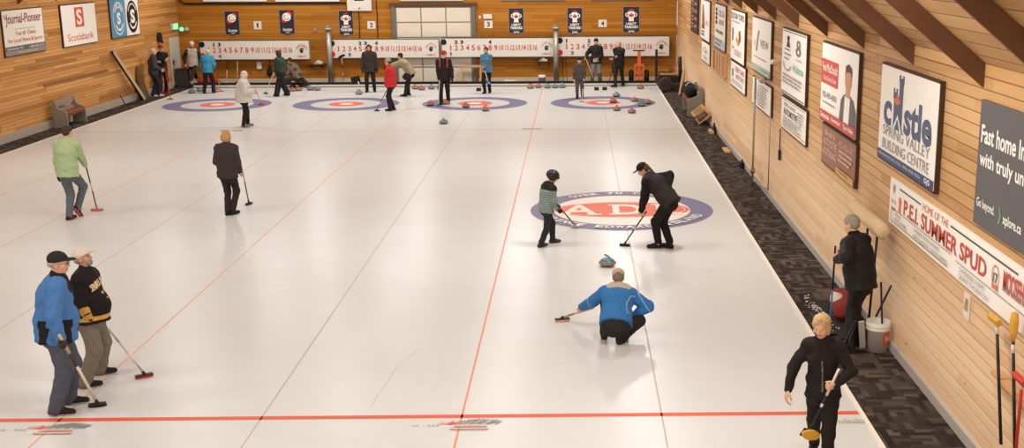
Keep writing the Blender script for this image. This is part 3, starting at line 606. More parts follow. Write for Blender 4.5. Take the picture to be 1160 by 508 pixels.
stone(688, 297, 'b', 'blue-handled granite stone alone on open ice ahead of the crouching man')
stone(502.5, 137.8, 'b', 'blue-handled stone lying on open ice short of the third rings', G2)
stone(487.3, 117.6, 'r', 'red-handled stone on left edge of the third rings', G2); stone(504.6, 116, 'r', 'red-handled stone by the feet of the man in red-striped jacket', G2)
stone(527.8, 119.7, 'r', 'red-handled stone near the front of the third rings centre', G2); stone(550, 123.4, 'r', 'red-handled stone at front right rim of the third rings', G2)
stone(698.3, 107.5, 'b', 'blue-handled stone at the back of the right rings', G2); stone(694.6, 114.2, 'r', 'red-handled stone on the button of the right rings', G2)
stone(698.8, 123, 'r', 'red-handled stone at the front rim of the right rings, nearer centre line', G2); stone(715.7, 125.8, 'r', 'red-handled stone just short of the right rings, nearest of that cluster', G2)
stone(718.5, 112.9, 'r', 'red-handled stone at the back right of the right rings', G2); stone(727, 118.2, 'b', 'blue-handled stone on right edge of the right rings', G2); stone(734.2, 115.6, 'r', 'red-handled stone touching the blue one at right rim of the right rings', G2)
stone(725.5, 98.6, 'r', 'red-handled stone under the orange machine', G1)
stone(217.3, 103.6, 'b', 'blue-handled stone beside the grey bin, nearest the frame left', G1); stone(226.5, 101.4, 'b', 'blue-handled stone left of the man in turquoise jacket', G1); stone(243.5, 99.6, 'b', 'blue-handled stone right of the legs of the man in turquoise jacket', G1)
stone(331, 101.4, 'r', 'red-handled stone just right of the woman in dark green', G1); stone(338.5, 100.8, 'r', 'red-handled stone in front of the squatting person', G1); stone(346.5, 96.4, 'r', 'red-handled stone right of the squatting person, set back', G1)
stone(351.4, 100.2, 'b', 'blue-handled stone right of the red trio, under the wall shelf', G1); stone(359.4, 100.4, 'b', 'blue-handled stone left of the left steel column', G1); stone(406.6, 105, 'b', 'blue-handled stone under the black stone pusher', G1)
stone(470.3, 98.9, 'r', 'red-handled stone left of a pair below the garage door', G1); stone(477.8, 100, 'r', 'red-handled stone right of a pair below the garage door', G1); stone(488.7, 99, 'b', 'blue-handled stone behind the man in red-striped jacket', G1); stone(498.3, 98.6, 'b', 'blue-handled stone hidden by the man in red-striped jacket', G1)
stone(601, 98.3, 'r', 'red-handled stone on the kerb line, left of the white bucket', G1); stone(609.8, 97.6, 'r', 'red-handled stone on the kerb line, in front of the white bucket', G1); stone(620.2, 98, 'b', 'blue-handled stone left of the right steel column', G1); stone(629, 97.8, 'b', 'blue-handled stone in front of the right steel column', G1); stone(637.5, 97.4, 'b', 'blue-handled stone right of the right steel column', G1)
# hacks
for px, py, lab in ((542.3, 102.2, 'black rubber hack behind the third rings'), (675.8, 101.4, 'left of two black rubber hacks behind the right rings'), (685, 101.2, 'right of two black rubber hacks behind the right rings')):
    p = fl(px, py, .03); m = MB(); m.prism([(-.09, -.09, 0), (-.09, .11, 0), (-.09, .11, .11), (-.09, .06, .11), (-.09, -.09, .03)], (.18, 0, 0)); tag(m.build('hack', M_rub, None, (p[0], p[1], .0016), bevel=.012), lab, 'hack', 'rubber hacks')

# ------------------------------------------------------------------ brooms
def broom(label, top, bot, shaft, head, pad, ax=(1, 0, 0), length=.2, width=.075, split=.45, low=None, group=None, tilt=None, grip=BLACK, name='curling_broom', r=.013):
    top = np.array(top, float); bot = np.array(bot, float); d = bot-top; L = np.linalg.norm(d); d /= L; t = thing(name, label, 'broom', bot, group)
    hz = np.array((0, 0, 1.)) if tilt is None else np.array(tilt, float)/np.linalg.norm(tilt)
    neck = bot+hz*.05
    m = MB(); a = top+(neck-top)*.02; s1 = top+(neck-top)*split; m.tube([a, s1], r, 10); m.build('grip', grip, t)
    m = MB(); m.tube([s1, neck], r*.95, 10)
    m.build('shaft', shaft, t)
    if low is not None:
        m = MB(); m.tube([top+(neck-top)*low[0], top+(neck-top)*low[1]], r*1.08, 10); m.build('band', low[2], t)
    ax = np.array(ax, float); ax = ax-hz*(ax@hz); ax /= np.linalg.norm(ax); ay = np.cross(hz, ax)
    m = MB(); m.box(bot+hz*.03, (length*.94, width*.8, .018), (ax, ay, hz)); m.tube([bot+hz*.035, neck, neck+(top-neck)*.05], [.028, .022, .016], 10); m.build('broom_head', head, t, bevel=.004)
    m = MB(); n = 20; P = [bot+ax*(length/2*cos(2*pi*k/n)*(1 if abs(cos(2*pi*k/n)) > .5 else 1))+ay*width/2*sin(2*pi*k/n) for k in range(n)]
    m.prism(P, hz*.022); m.build('pad', pad, t); return settle(t)
FW = paint((222, 212, 196)); CARB = mat('carbon_black', (34, 30, 29), .4); BEIG = paint((196, 168, 132)); GB = 'brooms held by players'; GW = 'brooms leaning on the back wall'
Z0 = .004
def flz(x, y): p = fl(x, y); return np.array((p[0], p[1], Z0))
broom('beige-gripped broom held by the man in the blue jacket and black cap', onY(66, 378, -.06), flz(110.5, 461), FW, CARB, BLACK, (1, .3, 0), .2, .08, .28, (.28, .46, paint((70, 52, 44))), GB, grip=BEIG, r=.017)
broom('grey-shafted broom with black head, held out by the man in the black and gold jersey', onY(122, 372, 1.05), flz(163.5, 428), paint((190, 184, 174)), CARB, RED, (1, .7, 0), .22, .09, .3, (.55, .8, FW), GB, grip=paint((170, 164, 154)))
broom('black broom with flat red pad held by the man in the green hoodie', onY(96, 183, 10.75), flz(110, 239), CARB, paint((210, 110, 92)), paint((214, 110, 92)), (1, 0, 0), .25, .09, .4, (.45, .62, FW), GB)
broom('thin black broom with pale upper shaft, held by the blonde woman in dark vest', onY(271, 176, 10.75), flz(282, 232), CARB, CARB, BLACK, (.5, 1, 0), .19, .08, .55, None, GB, grip=paint((196, 150, 136)))
broom('short black broom with grey head, swept by the child in helmet', onY(631, 232, 7.55), flz(651.5, 258.5), CARB, paint((176, 170, 160)), GREYP, (1, -.4, 0), .18, .08, .5, None, GB)
broom('black broom swept by the person in black bending over the ice', onY(733, 239, 7.62), flz(708, 279), CARB, CARB, BLACK, (1, -.3, 0), .2, .09, .45, (.5, .58, paint((196, 190, 180))), GB)
broom('dark-headed broom with peach pad held out by the crouching man', onY(673, 349, 2.95), flz(637, 364), paint((186, 176, 164)), CARB, paint((226, 160, 128)), (1, .35, 0), .22, .09, .35, (.62, .8, paint((150, 104, 74))), GB, grip=paint((168, 160, 152)))
broom('long broom with blue lower shaft held by the grey-haired man', onY(946.5, 277, 2.2), flz(939.5, 381), paint((62, 124, 176)), CARB, BLACK, (1, .3, 0), .2, .08, .5, None, GB)
b9 = onY(919, 494, -1.62); broom('broom with oval yellow head carried by the woman walking in black', onY(951, 417, -1.74), b9, CARB, CARB, paint((214, 160, 58)), (1, -.1, -.55), .21, .12, .42, (.55, .6, FW), GB, tilt=(-.2, .9, .35), grip=FW)
broom('red broom leaning on the man in the red cap, shorter of his two', onY(182.5, 76, 31.0), flz(186.5, 108), RED, RED, RED, (1, 0, 0), .2, .08, .3, None, GB, grip=paint((150, 54, 40)))
broom('red broom with brown head out on the ice before the man in the red cap', onY(186.8, 75, 30.9), flz(193.2, 113), RED, paint((170, 96, 60)), paint((170, 96, 60)), (1, 0, 0), .2, .08, .3, None, GB, grip=paint((150, 54, 40)))
broom('orange-headed broom standing right of the man in turquoise jacket', onY(246.5, 83, 31.9), flz(249.5, 104), paint((190, 160, 120)), paint((206, 124, 70)), paint((206, 124, 70)), (1, 0, 0), .3, .09, .3, None, GB)
broom('broom with red head held low by the white-haired woman', onY(289, 100, 22.6), flz(296, 119), paint((206, 150, 130)), RED, paint((214, 96, 84)), (1, 0, 0), .26, .1, .3, None, GB, grip=paint((206, 160, 140)))
broom('white-shafted broom held by the woman in dark green', onY(310.5, 82, 30.4), flz(301, 106.5), FW, CARB, BLACK, (1, 0, 0), .18, .08, .5, None, GB, grip=FW)
broom('red-shafted broom held by the man in the red jacket', onY(438.5, 102, 26.3), flz(427, 126), paint((170, 70, 52)), CARB, BLACK, (1, .3, 0), .18, .08, .4, None, GB)
broom('white broom standing beside the man in red-striped jacket', onY(498, 90, 28.0), flz(496.5, 120.5), FW, paint((150, 90, 66)), paint((150, 90, 66)), (1, .2, 0), .18, .08, .3, None, GB, grip=FW)
broom('broom with white shaft and blue head held by the woman in blue vest', onY(547.5, 75, 31.2), onY(553.5, 95, 31.0), FW, SKYB, SKYB, (1, 0, .2), .16, .08, .3, None, GB, grip=CARB)
broom('broom with beige pad held by the boy in grey puffer jacket', onY(661, 92, 29.5), flz(659, 116), FW, BEIG, BEIG, (1, 0, 0), .22, .08, .4, None, GB, grip=CARB)
broom('stick held upright by the man in black hoodie and jeans', onY(660, 57, 33.95), onY(674, 95, 33.8), BEIG, CARB, BLACK, (1, 0, 0), .18, .08, .3, None, GB, grip=BEIG)
def lean(px0, py0, px1, py1, *a, **k): broom(a[0], onY(px0, py0, YB-.12), onY(px1, py1, YB-.45), *a[1:], **k)
lean(257.5, 62, 256.8, 95, 'broom with white lower shaft and broad white foot leaning under the left scoreboard', FW, WHITE, WHITE, (1, 0, 0), .3, .1, .55, None, GW)
lean(269, 59, 269, 94, 'white-shafted broom leaning right of the broad-footed one', FW, CARB, BLACK, (1, 0, 0), .18, .08, .1, None, GW)
lean(388.5, 90, 386.8, 63.5, 'broom with white banded shaft leaning head up by the left steel column', FW, CARB, BLACK, (1, 0, .4), .3, .12, .3, (.5, .7, paint((120, 60, 50))), GW, grip=FW, tilt=(.3, -.6, -.6))
lean(637, 66, 638.5, 95, 'thin dark broom leaning right of the right steel column', CARB, CARB, BLACK, (1, 0, 0), .18, .08, .4, None, GW)
lean(640, 66, 643, 95, 'second thin dark broom right of the right steel column', CARB, CARB, BLACK, (1, 0, 0), .18, .08, .4, None, GW)
broom('black broom held head up by the man with folded arms', onY(688.5, 96, 33.6), onY(693.5, 76, 33.5), CARB, CARB, CARB, (0, .2, 1), .5, .2, .4, None, GB, tilt=(.9, -.3, .2))

# stone pusher
p = onY(403, 91, 32.4); t = thing('stone_pusher', 'black-bladed stone pusher with silver handle leaning over a blue-handled stone', 'pusher', p); m = MB(); m.box(p, (.36, .05, .30), ((.97, 0, .2), (0, 1, 0), (-.2, 0, .97))); m.build('blade', BLACK, t, bevel=.02)
q = onY(407, 105, 32.2); m = MB(); m.tube([p+np.array((.1, -.03, -.05)), (q[0]+.02, q[1], .2)], .02); m.build('handle', FW, t); settle(t)

# ------------------------------------------------------------------ benches
def bench(name, label, x_back, s, y0, y1, kx=.74, kz=.86):
    """s: +1 faces +x, -1 faces -x"""
    t = thing(name, label, 'bench', (x_back+s*.3, (y0+y1)/2, 0)); o = [(0, 0), (0, .93), (.05, .97), (.13, .95), (.17, .8), (.24, .68), (.4, .62), (.5, .6), (.56, .54), (.58, .45), (.58, 0)]; o = [(a*kx, z*kz) for a, z in o]
    for y in (y0, y1):
        m = MB(); m.prism([(x_back+s*a, y-.03, z) for a, z in o], (0, .06, 0)); m.build('side_panel', M_gry, t, bevel=.006)
    m = MB(); m.box((x_back+s*.3*kx, (y0+y1)/2, .42*kz), (.5*kx, y1-y0-.05, .05)); m.build('seat', M_dwood, t)
    m = MB(); m.box((x_back+s*.33*kx, (y0+y1)/2, .49*kz), (.44*kx, y1-y0-.1, .09)); m.build('cushion', mat('cushion_rust', (136, 70, 48), .8), t, bevel=.03)
    m = MB(); m.box((x_back+s*.07*kx, (y0+y1)/2, .84*kz), (.04, y1-y0-.05, .18)); m.build('back_rail', M_gry, t)
    m = MB(); m.box((x_back+s*.1*kx, (y0+y1)/2, .58*kz), (.04, y1-y0-.05, .12)); m.build('back_rail', M_gry, t); return settle(t)
bench('bench', 'grey painted bench with rust cushion against the left wall', XL+.18, 1, 22.85, 24.2)
bench('bench', 'grey painted bench under a black bag against the right wall', XR-.06, -1, 24.7, 26.4, .86, .95)

# ------------------------------------------------------------------ things on the right side
def bucket(name, label, c, r0, r1, h, mt, text=None):
    t = thing(name, label, 'bucket', c); c = np.array(c, float); m = MB(); m.lathe([(0, .004), (r0, 0), (r0+(r1-r0)*.72, h*.72), (r1+.008, h*.73), (r1+.008, h*.77), (r1-.002, h*.78), (r1+.01, h*.86), (r1+.01, h*.9), (r1, h*.9), (r1+.006, h), (r1-.008, h), (r0-.01, .012), (0, .012)], c, 28); m.build('body', mt, t)
    m = MB(); m.tube([c+np.array((r1*1.03*cos(a), -.02-.35*h*sin(a) if False else r1*.35*sin(a)-r1*.8*sin(a), h*.84-.42*h*sin(a))) for a in np.linspace(0, pi, 14)], .004, 6); m.build('handle', M_steel, t)
    if text:
        n = 16; pts = []; v, f = text_mesh('Home', .04)
        def cyl(u, w, e): a = -pi*.42+u*pi*.48; rr = r0+(r1-r0)*w+e; return c+np.array((rr*cos(a), rr*sin(a), h*w))
        m = MB(); m.mi = 0
        for i in range(n):
            a, b = i/n, (i+1)/n; fq = m.quad([cyl(a, .24, .004), cyl(b, .24, .004), cyl(b, .66, .004), cyl(a, .66, .004)])
        m.mi = 1
        vs = [m.bm.verts.new(tuple(cyl(.14+.72*a, .36+.22*b, .008))) for a, b in v]
        for q in f:
            try: m.bm.faces.new([vs[k] for k in q]).material_index = 1
            except ValueError: pass
        m.build('label', [paint((214, 84, 48)), WHITE], t, recalc=False)
    return settle(t)
bucket('bucket', 'white plastic bucket with orange-red label beside the grey-haired man', (2.97, 2.12, .001), .125, .15, .40, WHITE, True)
p = fl(613.5, 97.5); bucket('bucket', 'small white bucket by the back wall left of the right steel column', (p[0], 34.55, .001), .12, .15, .35, WHITE)
for a, b, lab in (((998, 320, 3.03), (999.5, 375, 3.0), 'upright black stick standing in the white bucket'), ((1009.5, 324, 3.08), (986, 372, 2.95), 'slanting black stick leaning across the white bucket')):
    A = onX(*a); B = onX(*b); B[2] = max(B[2], .05); m = MB(); m.tube([A, B], .014, 8); tag(m.build('stick', CARB), lab, 'stick')
A = onX(967.5, 237, 2.97); B = onX(1001, 259, 2.97); zc = (A[2]+B[2])/2; t = thing('wool_mop', 'beige wool roller mop on two black poles leaning head up on the right wall', 'mop', (2.95, (A[1]+B[1])/2, 0))
m = MB(); d = np.array((0, B[1]-A[1], 0)); L = abs(B[1]-A[1]); m.lathe([(0, 0), (.07, 0), (.1, .03), (.105, L*.2), (.1, L*.5), (.105, L*.8), (.1, L-.03), (.07, L), (0, L)], (2.97, B[1], zc), 20, True, ((1, 0, 0), (0, 0, -1), (0, 1, 0))); m.build('roller', mat('wool', (214, 186, 144), .95, var=.2, scale=50, bump=.8), t)
for x0, y0, x1, y1 in ((983, 258, 972, 382), (994, 265, 982, 385)):
    a = onX(x0, y0, 2.97); b = fl(x1, y1); m = MB(); m.tube([a, (min(b[0], 3.05), b[1], .02)], .017, 8); m.build('pole', CARB, t)
settle(t)
t = thing('folding_stand', 'small black and silver folding stand behind the grey-haired man\'s feet', 'stand', (2.68, 2.0, 0)); top = onY(971, 364, 2.0)
for x, y, w, mt in ((954, 397, .03, CARB), (958, 397, .02, M_chrome)):
    b = fl(x, y); m = MB(); m.bar(top+np.array((-.02, 0, 0)), (b[0], b[1], .015), w, .02); m.build('leg', mt, t)
b = fl(977, 396); m = MB(); m.bar(top+np.array((.05, -.02, 0)), (b[0], b[1], .02), .075, .02, (1, 0, 0)); m.build('plate', paint((196, 190, 182)), t)
m = MB(); m.bar((2.5, 2.0, .02), (2.8, 2.0, .02), .05, .03); m.build('base', CARB, t); settle(t)
m = MB(); m.prism([(2.38, 2.55, 0), (3.08, 2.55, 0), (3.08, 4.35, 0), (2.5, 4.35, 0)], (0, 0, .012)); tag(m.build('floor_mat', M_rub, None, (0, 0, .001)), 'black rubber mat on the carpet behind the grey-haired man', 'mat')
r_ = random.Random(5); m = MB()
for i in range(90):
    u = r_.random(); x, y = 2.5+.1*u+.05*r_.gauss(0, 1), 4.3-1.3*u+.2*r_.gauss(0, 1); s = .006+.016*r_.random()
    if x < XC+.03: continue
    m.lathe([(0, 0), (s, 0), (s*.7, s*.5), (0, s*.7)], (x, y, .013), 6)
tag(m.build('ice_shavings', paint((214, 206, 196))), 'white ice shavings scraped onto the black mat', 'ice shavings', kind='stuff')
for px, py, lab, s in ((805.5, 151, 'short pale wood block on the carpet by the right wall', (.12, .5, .09)), (827, 171.5, 'thin wood offcut lying on the carpet by the right wall', (.14, .7, .05))):
    p = fl(px, py); m = MB(); m.box((0, 0, s[2]/2), s); tag(m.build('wood_offcut', M_pine, None, (min(p[0], 3.0), p[1], .001), bevel=.005), lab, 'wood')
p = fl(813, 151); m = MB(); m.lathe([(0, 0), (.06, 0), (.065, .02), (.065, .17), (.03, .22), (.025, .27), (.03, .275), (.03, .3), (0, .3)], n=16); tag(m.build('bottle', CARB, None, (3.05, p[1], .001)), 'dark bottle standing by the wood block on the carpet', 'bottle')
m = MB(); m.box((0, 0, .07), (.1, .3, .14)); m.tube([(0, -.1, .14), (0, -.1, .22)], .02); tag(m.build('junction_box', M_dsteel, None, (3.07, 15.5, .001), bevel=.01), 'dark metal box at the foot of the right wall', 'box')
# wooden crate frame
cc = fl(796, 133); t = thing('wooden_crate', 'open pale wooden crate frame tipped against the right wall', 'crate', (2.9, 23.2, 0)); ax = (np.array((.8, 0, .6)), np.array((0, 1., 0)), np.array((-.6, 0, .8))); c0 = np.array((2.88, 23.2, .27)); W = (.38, .95, .26)
for i in (-1, 1):
    for j in (-1, 1):
        m = MB(); m.bar(c0+ax[0]*i*W[0]/2+ax[2]*j*W[2]/2-ax[1]*W[1]/2, c0+ax[0]*i*W[0]/2+ax[2]*j*W[2]/2+ax[1]*W[1]/2, .05, .05); m.build('rail', M_pine, t)
for k in (-1, -.33, .33, 1):
    m = MB()
    for j in (-1, 1):
        m.bar(c0+ax[1]*k*W[1]/2+ax[2]*j*W[2]/2-ax[0]*W[0]/2, c0+ax[1]*k*W[1]/2+ax[2]*j*W[2]/2+ax[0]*W[0]/2, .06, .03, (0, 1, 0))
    m.build('slat', M_pine, t)
m = MB(); m.box(c0-ax[2]*.05, (W[0]-.06, W[1]-.1, .02), ax); m.build('base_board', M_dwood, t); settle(t)
# leaning plank, right back corner
A = onX(782.5, 80, 3.12); B = fl(771.5, 108.5); m = MB(); m.bar((3.1, 31.2, 1.02), (B[0]-.08, 30.2, .02), .16, .04, (0, 1, 0)); tag(m.build('plank', M_pine), 'pale plank leaning on the right wall beside the wheeled machine', 'plank')
# standing pipe and lamp bracket
t = thing('standing_pipe', 'thin grey standing pipe with valve and top bracket before the right wall', 'pipe', (3.0, 12.9, 0)); bz = fl(860.7, 211)
m = MB(); m.tube([(2.98, bz[1], .0), (2.98, bz[1], 2.44)], .024, 10); m.build('upright', M_steel, t)
m = MB(); m.tube([(2.98, bz[1], 2.44), (2.98, bz[1]-.9, 2.44)], .02, 8); m.tube([(2.98, bz[1]-.55, 2.44), (3.15, bz[1]-.55, 2.44)], .02, 8); m.box((2.98, bz[1]-.95, 2.44), (.1, .25, .07)); m.build('bracket', M_steel, t)
m = MB(); m.tube([(3.1, 11.75, .2), (3.1, 11.75, 2.3)], .013, 8); m.tube([(2.98, bz[1], .14), (3.1, 11.75, .2)], .014, 8); m.build('thin_pipe', M_steel, t)
m = MB(); m.lathe([(0, 0), (.05, 0), (.05, .1), (0, .1)], (2.98, bz[1], .3), 14); m.tube([(2.98, bz[1]-.02, .36), (2.98, bz[1]-.3, .37)], .013, 8); m.build('valve', mat('brass', (150, 112, 64), .4, .6), t); settle(t)
q = onX(883.5, 160, XR-.03); m = MB(); m.tube([(XR-.03, q[1], q[2]-.3), (XR-.03, q[1], q[2]+.25)], .012, 8); m.box((XR-.035, q[1], q[2]-.28), (.04, .1, .2)); tag(m.build('wall_gauge', CARB, None), 'thin black gauge hanging under the board with teal script', 'gauge')
q = onX(880, 70, XR-.1); m = MB(); m.tube([(XR, q[1], q[2]), (XR-.2, q[1], q[2]+.03)], .02, 8); m.lathe([(0, 0), (.035, .0), (.05, .06), (.04, .09), (0, .1)], (XR-.2, q[1], q[2]+.0), 14, True, ((1, 0, 0), (0, 0, 1), (0, -1, 0))); tag(m.build('wall_lamp', WHITE), 'small white lamp bracket on right wall left of the teal script board', 'lamp')
# broom holder and old brooms
A = onX(1130, 423, 3.12); ya, za = A[1], A[2]; t = thing('broom_holder', 'short wooden holder rail for brooms near the frame edge on right wall', 'holder', (3.12, ya-.45, za)); m = MB(); m.box((3.11, ya-.45, za), (.1, .95, .035)); m.build('rail', M_pine, t); m = MB(); m.box((3.155, ya-.45, za-.07), (.025, .95, .12)); m.build('back_strip', M_pine, t); settle(t)
YELL = mat('straw', (214, 160, 66), .9, var=.2, scale=60, bump=.5)
def old_broom(label, px, ptop, pbot, mt, headc, side):
    Y = onX(px, ptop, 3.05)[1]; z1 = onX(px, ptop, 3.05)[2]; z0 = max(.02, onX(pbot[0], pbot[1], 3.05)[2]); Yb = onX(pbot[0], pbot[1], 3.05)[1]; t = thing('old_broom', label, 'broom', (3.05, Yb, z0), 'old brooms on the wall holder')
    top = np.array((3.05, Y, z1)); m = MB(); m.tube([(3.05, Yb, z0), top], .016, 10); m.build('handle', mt, t)
    m = MB(); m.tube([top+(np.array((3.05, Yb, z0))-top)*.05, top+(np.array((3.05, Yb, z0))-top)*.12], .019, 10); m.build('ferrule', FW, t)
    m = MB()
    if side: m.box(top+np.array((-.02, .0, .0)), (.06, .26, .07), ((.9, 0, .4), (0, 1, 0), (-.4, 0, .9)))
    else: m.lathe([(0, -.02), (.03, -.02), (.055, .06), (.062, .16), (.05, .24), (0, .26)], top, 14, True, ((.6, 0, 0), (0, 1, 0), (0, 0, 1)))
    m.build('bristle_head', headc, t, bevel=.015 if side else 0); return settle(t)
old_broom('old broom with sideways straw head, furthest left on the wall holder', 1129, 362, (1134, 504), CARB, YELL, True)
old_broom('old broom with upright yellow brush head in the middle of the holder', 1147.5, 384, (1150, 520), CARB, YELL, False)
old_broom('red broom at the very frame edge on the wall holder', 1158, 430, (1150, 520), RED, RED, True)

# ------------------------------------------------------------------ back right: orange machine, ice machine
x0 = onY(724, 90, 34.3)[0]; t = thing('hand_truck', 'orange upright hand truck with two black tyres at the back kerb', 'hand truck', (x0, 34.3, 0)); M_or = mat('orange_paint', (224, 100, 44), .5)
m = MB()
for dx in (-.17, 0, .17): m.box((x0+dx, 34.3, .45), (.06, .06, .66))
for z in (.14, .45, .76): m.box((x0, 34.3, z), (.4, .05, .09))
m.build('frame', M_or, t); m = MB(); m.box((x0, 34.33, 1.03), (.13, .08, .55)); m.build('mast', M_or, t)
m = MB(); m.tube([(x0-.25, 34.3, 1.33), (x0+.22, 34.3, 1.33)], .025); m.build('handle', M_rub, t); m = MB(); m.box((x0+.05, 34.12, .03), (.75, .5, .03)); m.build('toe_plate', M_dsteel, t)
for s in (-1, 1):
    m = MB(); m.lathe([(.1, -.08), (.22, -.09), (.27, -.05), (.28, 0), (.27, .05), (.22, .09), (.1, .08)], (x0+s*.31, 34.52, .285), 24, True, ((0, 1, 0), (0, 0, 1), (1, 0, 0))); m.build('tyre', M_rub, t)
settle(t)
p = fl(753, 104.5); t = thing('ice_machine', 'low wheeled black and yellow machine in the right back corner', 'machine', (2.45, 32.6, 0)); wy = 31.5
def wheel(nm, c, r, w, axl=(0, 1, 0)):
    e = ((1, 0, 0), (0, 0, 1), axl) if axl[1] else ((0, 1, 0), (0, 0, 1), axl); m = MB(); m.lathe([(r*.45, -w*.4), (r*.8, -w/2), (r*.96, -w*.4), (r, 0), (r*.96, w*.4), (r*.8, w/2), (r*.45, w*.4)], c, 28, True, e); o = m.build(nm, mat('tyre_rubber', (62, 54, 48), .8, bump=.2), t)
    m = MB(); m.lathe([(0, -w*.3), (r*.2, -w*.32), (r*.46, -w*.2), (r*.46, w*.2), (0, w*.3)], c, 20, True, e); m.build('hub', mat('hub_grey', (132, 120, 104), .6), o)
wheel('wheel', (2.43, wy, .285), .285, .2); wheel('wheel', (2.43, 32.9, .285), .285, .2); wheel('wheel', (2.9, wy+.15, .17), .17, .12)
m = MB(); m.box((2.66, 32.4, .44), (.6, 1.3, .26)); m.box((2.4, 32.45, .62), (.3, .8, .14)); m.build('body', M_dsteel, t, bevel=.03)
m = MB(); m.box((2.55, 31.85, .64), (.62, .1, .07)); m.box((2.55, 32.7, .66), (.6, .1, .07)); m.box((2.82, 32.3, .66), (.07, .9, .06)); m.build('yellow_frame', mat('yellow_paint', (206, 152, 54), .5), t)
m = MB(); m.lathe([(0, 0), (.13, 0), (.15, .05), (.15, .16), (.1, .2), (0, .21)], (2.72, 32.3, .57), 18); m.build('engine', mat('engine', (60, 54, 46), .5), t)
m = MB(); m.tube([(2.72, 32.0, .6), (2.84, 31.9, .95), (2.98, 31.85, 1.25)], .025); m.build('lever', M_or, t)
m = MB(); m.tube([(3.02, 31.8, .3), (2.98, 31.8, 1.3)], .07); m.build('exhaust', M_dsteel, t)
m = MB(); m.tube([(2.98, 31.75, .85), (3.1, 31.6, .7)], .045); m.build('hose', M_rub, t); settle(t)
A = onY(743.7, 56, 34.0); m = MB(); m.box((A[0], 34.0, A[2]/2), (.1, .06, A[2])); tag(m.build('black_post', CARB, bevel=.01), 'tall flat black post standing left of the wheeled machine', 'post')

# ------------------------------------------------------------------ left side
t = thing('gutter_length', 'long pale gutter board leaning on the left wall', 'board', (-16.6, 29.0, 0)); A = onX(128.5, 58, XL+.12); B = fl(157, 113.5); B = np.array((-16.5, B[1], .03)); m = MB(); m.bar(A, B, .16, .02, (0, 1, 0)); m.build('face_board', mat('gutter_pale', (186, 164, 138), .6), t)
m = MB(); m.bar(A+np.array((-.04, -.08, 0)), B+np.array((-.04, -.08, 0)), .02, .09, (0, 1, 0)); m.build('side_board', CARB, t); settle(t)
A = onX(134.5, 73, XL+.1); B = fl(150, 112); m = MB(); m.bar(A, (-16.62, B[1], .02), .07, .03, (0, 1, 0)); tag(m.build('lath', mat('lath', (170, 130, 92), .7)), 'narrow wooden lath leaning beside the pale gutter board', 'lath')
A = onX(135.8, 108, XL+.25); B = fl(147.5, 119); m = MB(); m.tube([A, A+np.array((.02, .1, -.12)), (-16.6, (A[1]+B[1])/2, .06), (-16.5, B[1], .02)], .018, 8); tag(m.build('hooked_stick', CARB), 'black hooked stick lying at the foot of the gutter board', 'stick')
A = onX(155, 75, XL+.06); B = onX(154.5, 110, XL+.12); m = MB(); m.prism([(XL+.05, A[1], 1.2), (XL+.05, A[1]+.12, 1.15), (XL+.3, A[1]+.3, .0), (XL+.3, A[1]-.45, .0)], (.02, 0, 0)); tag(m.build('tapered_board', mat('tapered_wood', (96, 70, 46), .7)), 'dark tapered board leaning left of the two men by the door', 'board')
A = onX(50, 97, XL+.02); B = onX(122, 79.5, XL+.02); m = MB(); m.box((XL+.018, (A[1]+B[1])/2, (A[2]+B[2])/2), (.03, B[1]-A[1], .07)); tag(m.build('wall_strip', mat('strip_brown', (142, 94, 52), .7)), 'thin brown strip along the left wall above the bench', 'rail')  # thin brown strip standing slightly proud of the boards
p = (-16.5, 34.15, .001); t = thing('waste_bin', 'tall dark grey waste bin in the left back corner', 'bin', p); m = MB(); m.prism([(-16.70, 33.95, 0), (-16.32, 33.95, 0), (-16.28, 33.9, .68), (-16.74, 33.9, .68)], (0, .42, 0)); m.build('body', mat('bin_grey', (66, 62, 58), .7), t, bevel=.02); m = MB(); m.box((-16.51, 34.11, .7), (.52, .48, .05)); m.build('rim', mat('bin_rim', (54, 50, 47), .7), t, bevel=.015); settle(t)
# trestle behind the third sheet
t = thing('trestle', 'wooden trestle standing before the garage door edge', 'trestle', (onY(533, 75, 34.9)[0], 34.9, 0)); xa = onY(521, 75, 34.9)[0]; xb = onY(546, 75, 34.9)[0]; zt = onY(533, 75, 34.9)[2]; m = MB(); m.box(((xa+xb)/2, 34.9, zt), (xb-xa, .1, .08)); m.build('top_rail', M_pine, t)
for x in (xa+.06, xb-.06):
    for s in (-.14, .14):
        m = MB(); m.bar((x, 34.9, zt), (x, 34.9+s, 0), .06, .03, (1, 0, 0)); m.build('leg', M_pine, t)
settle(t)
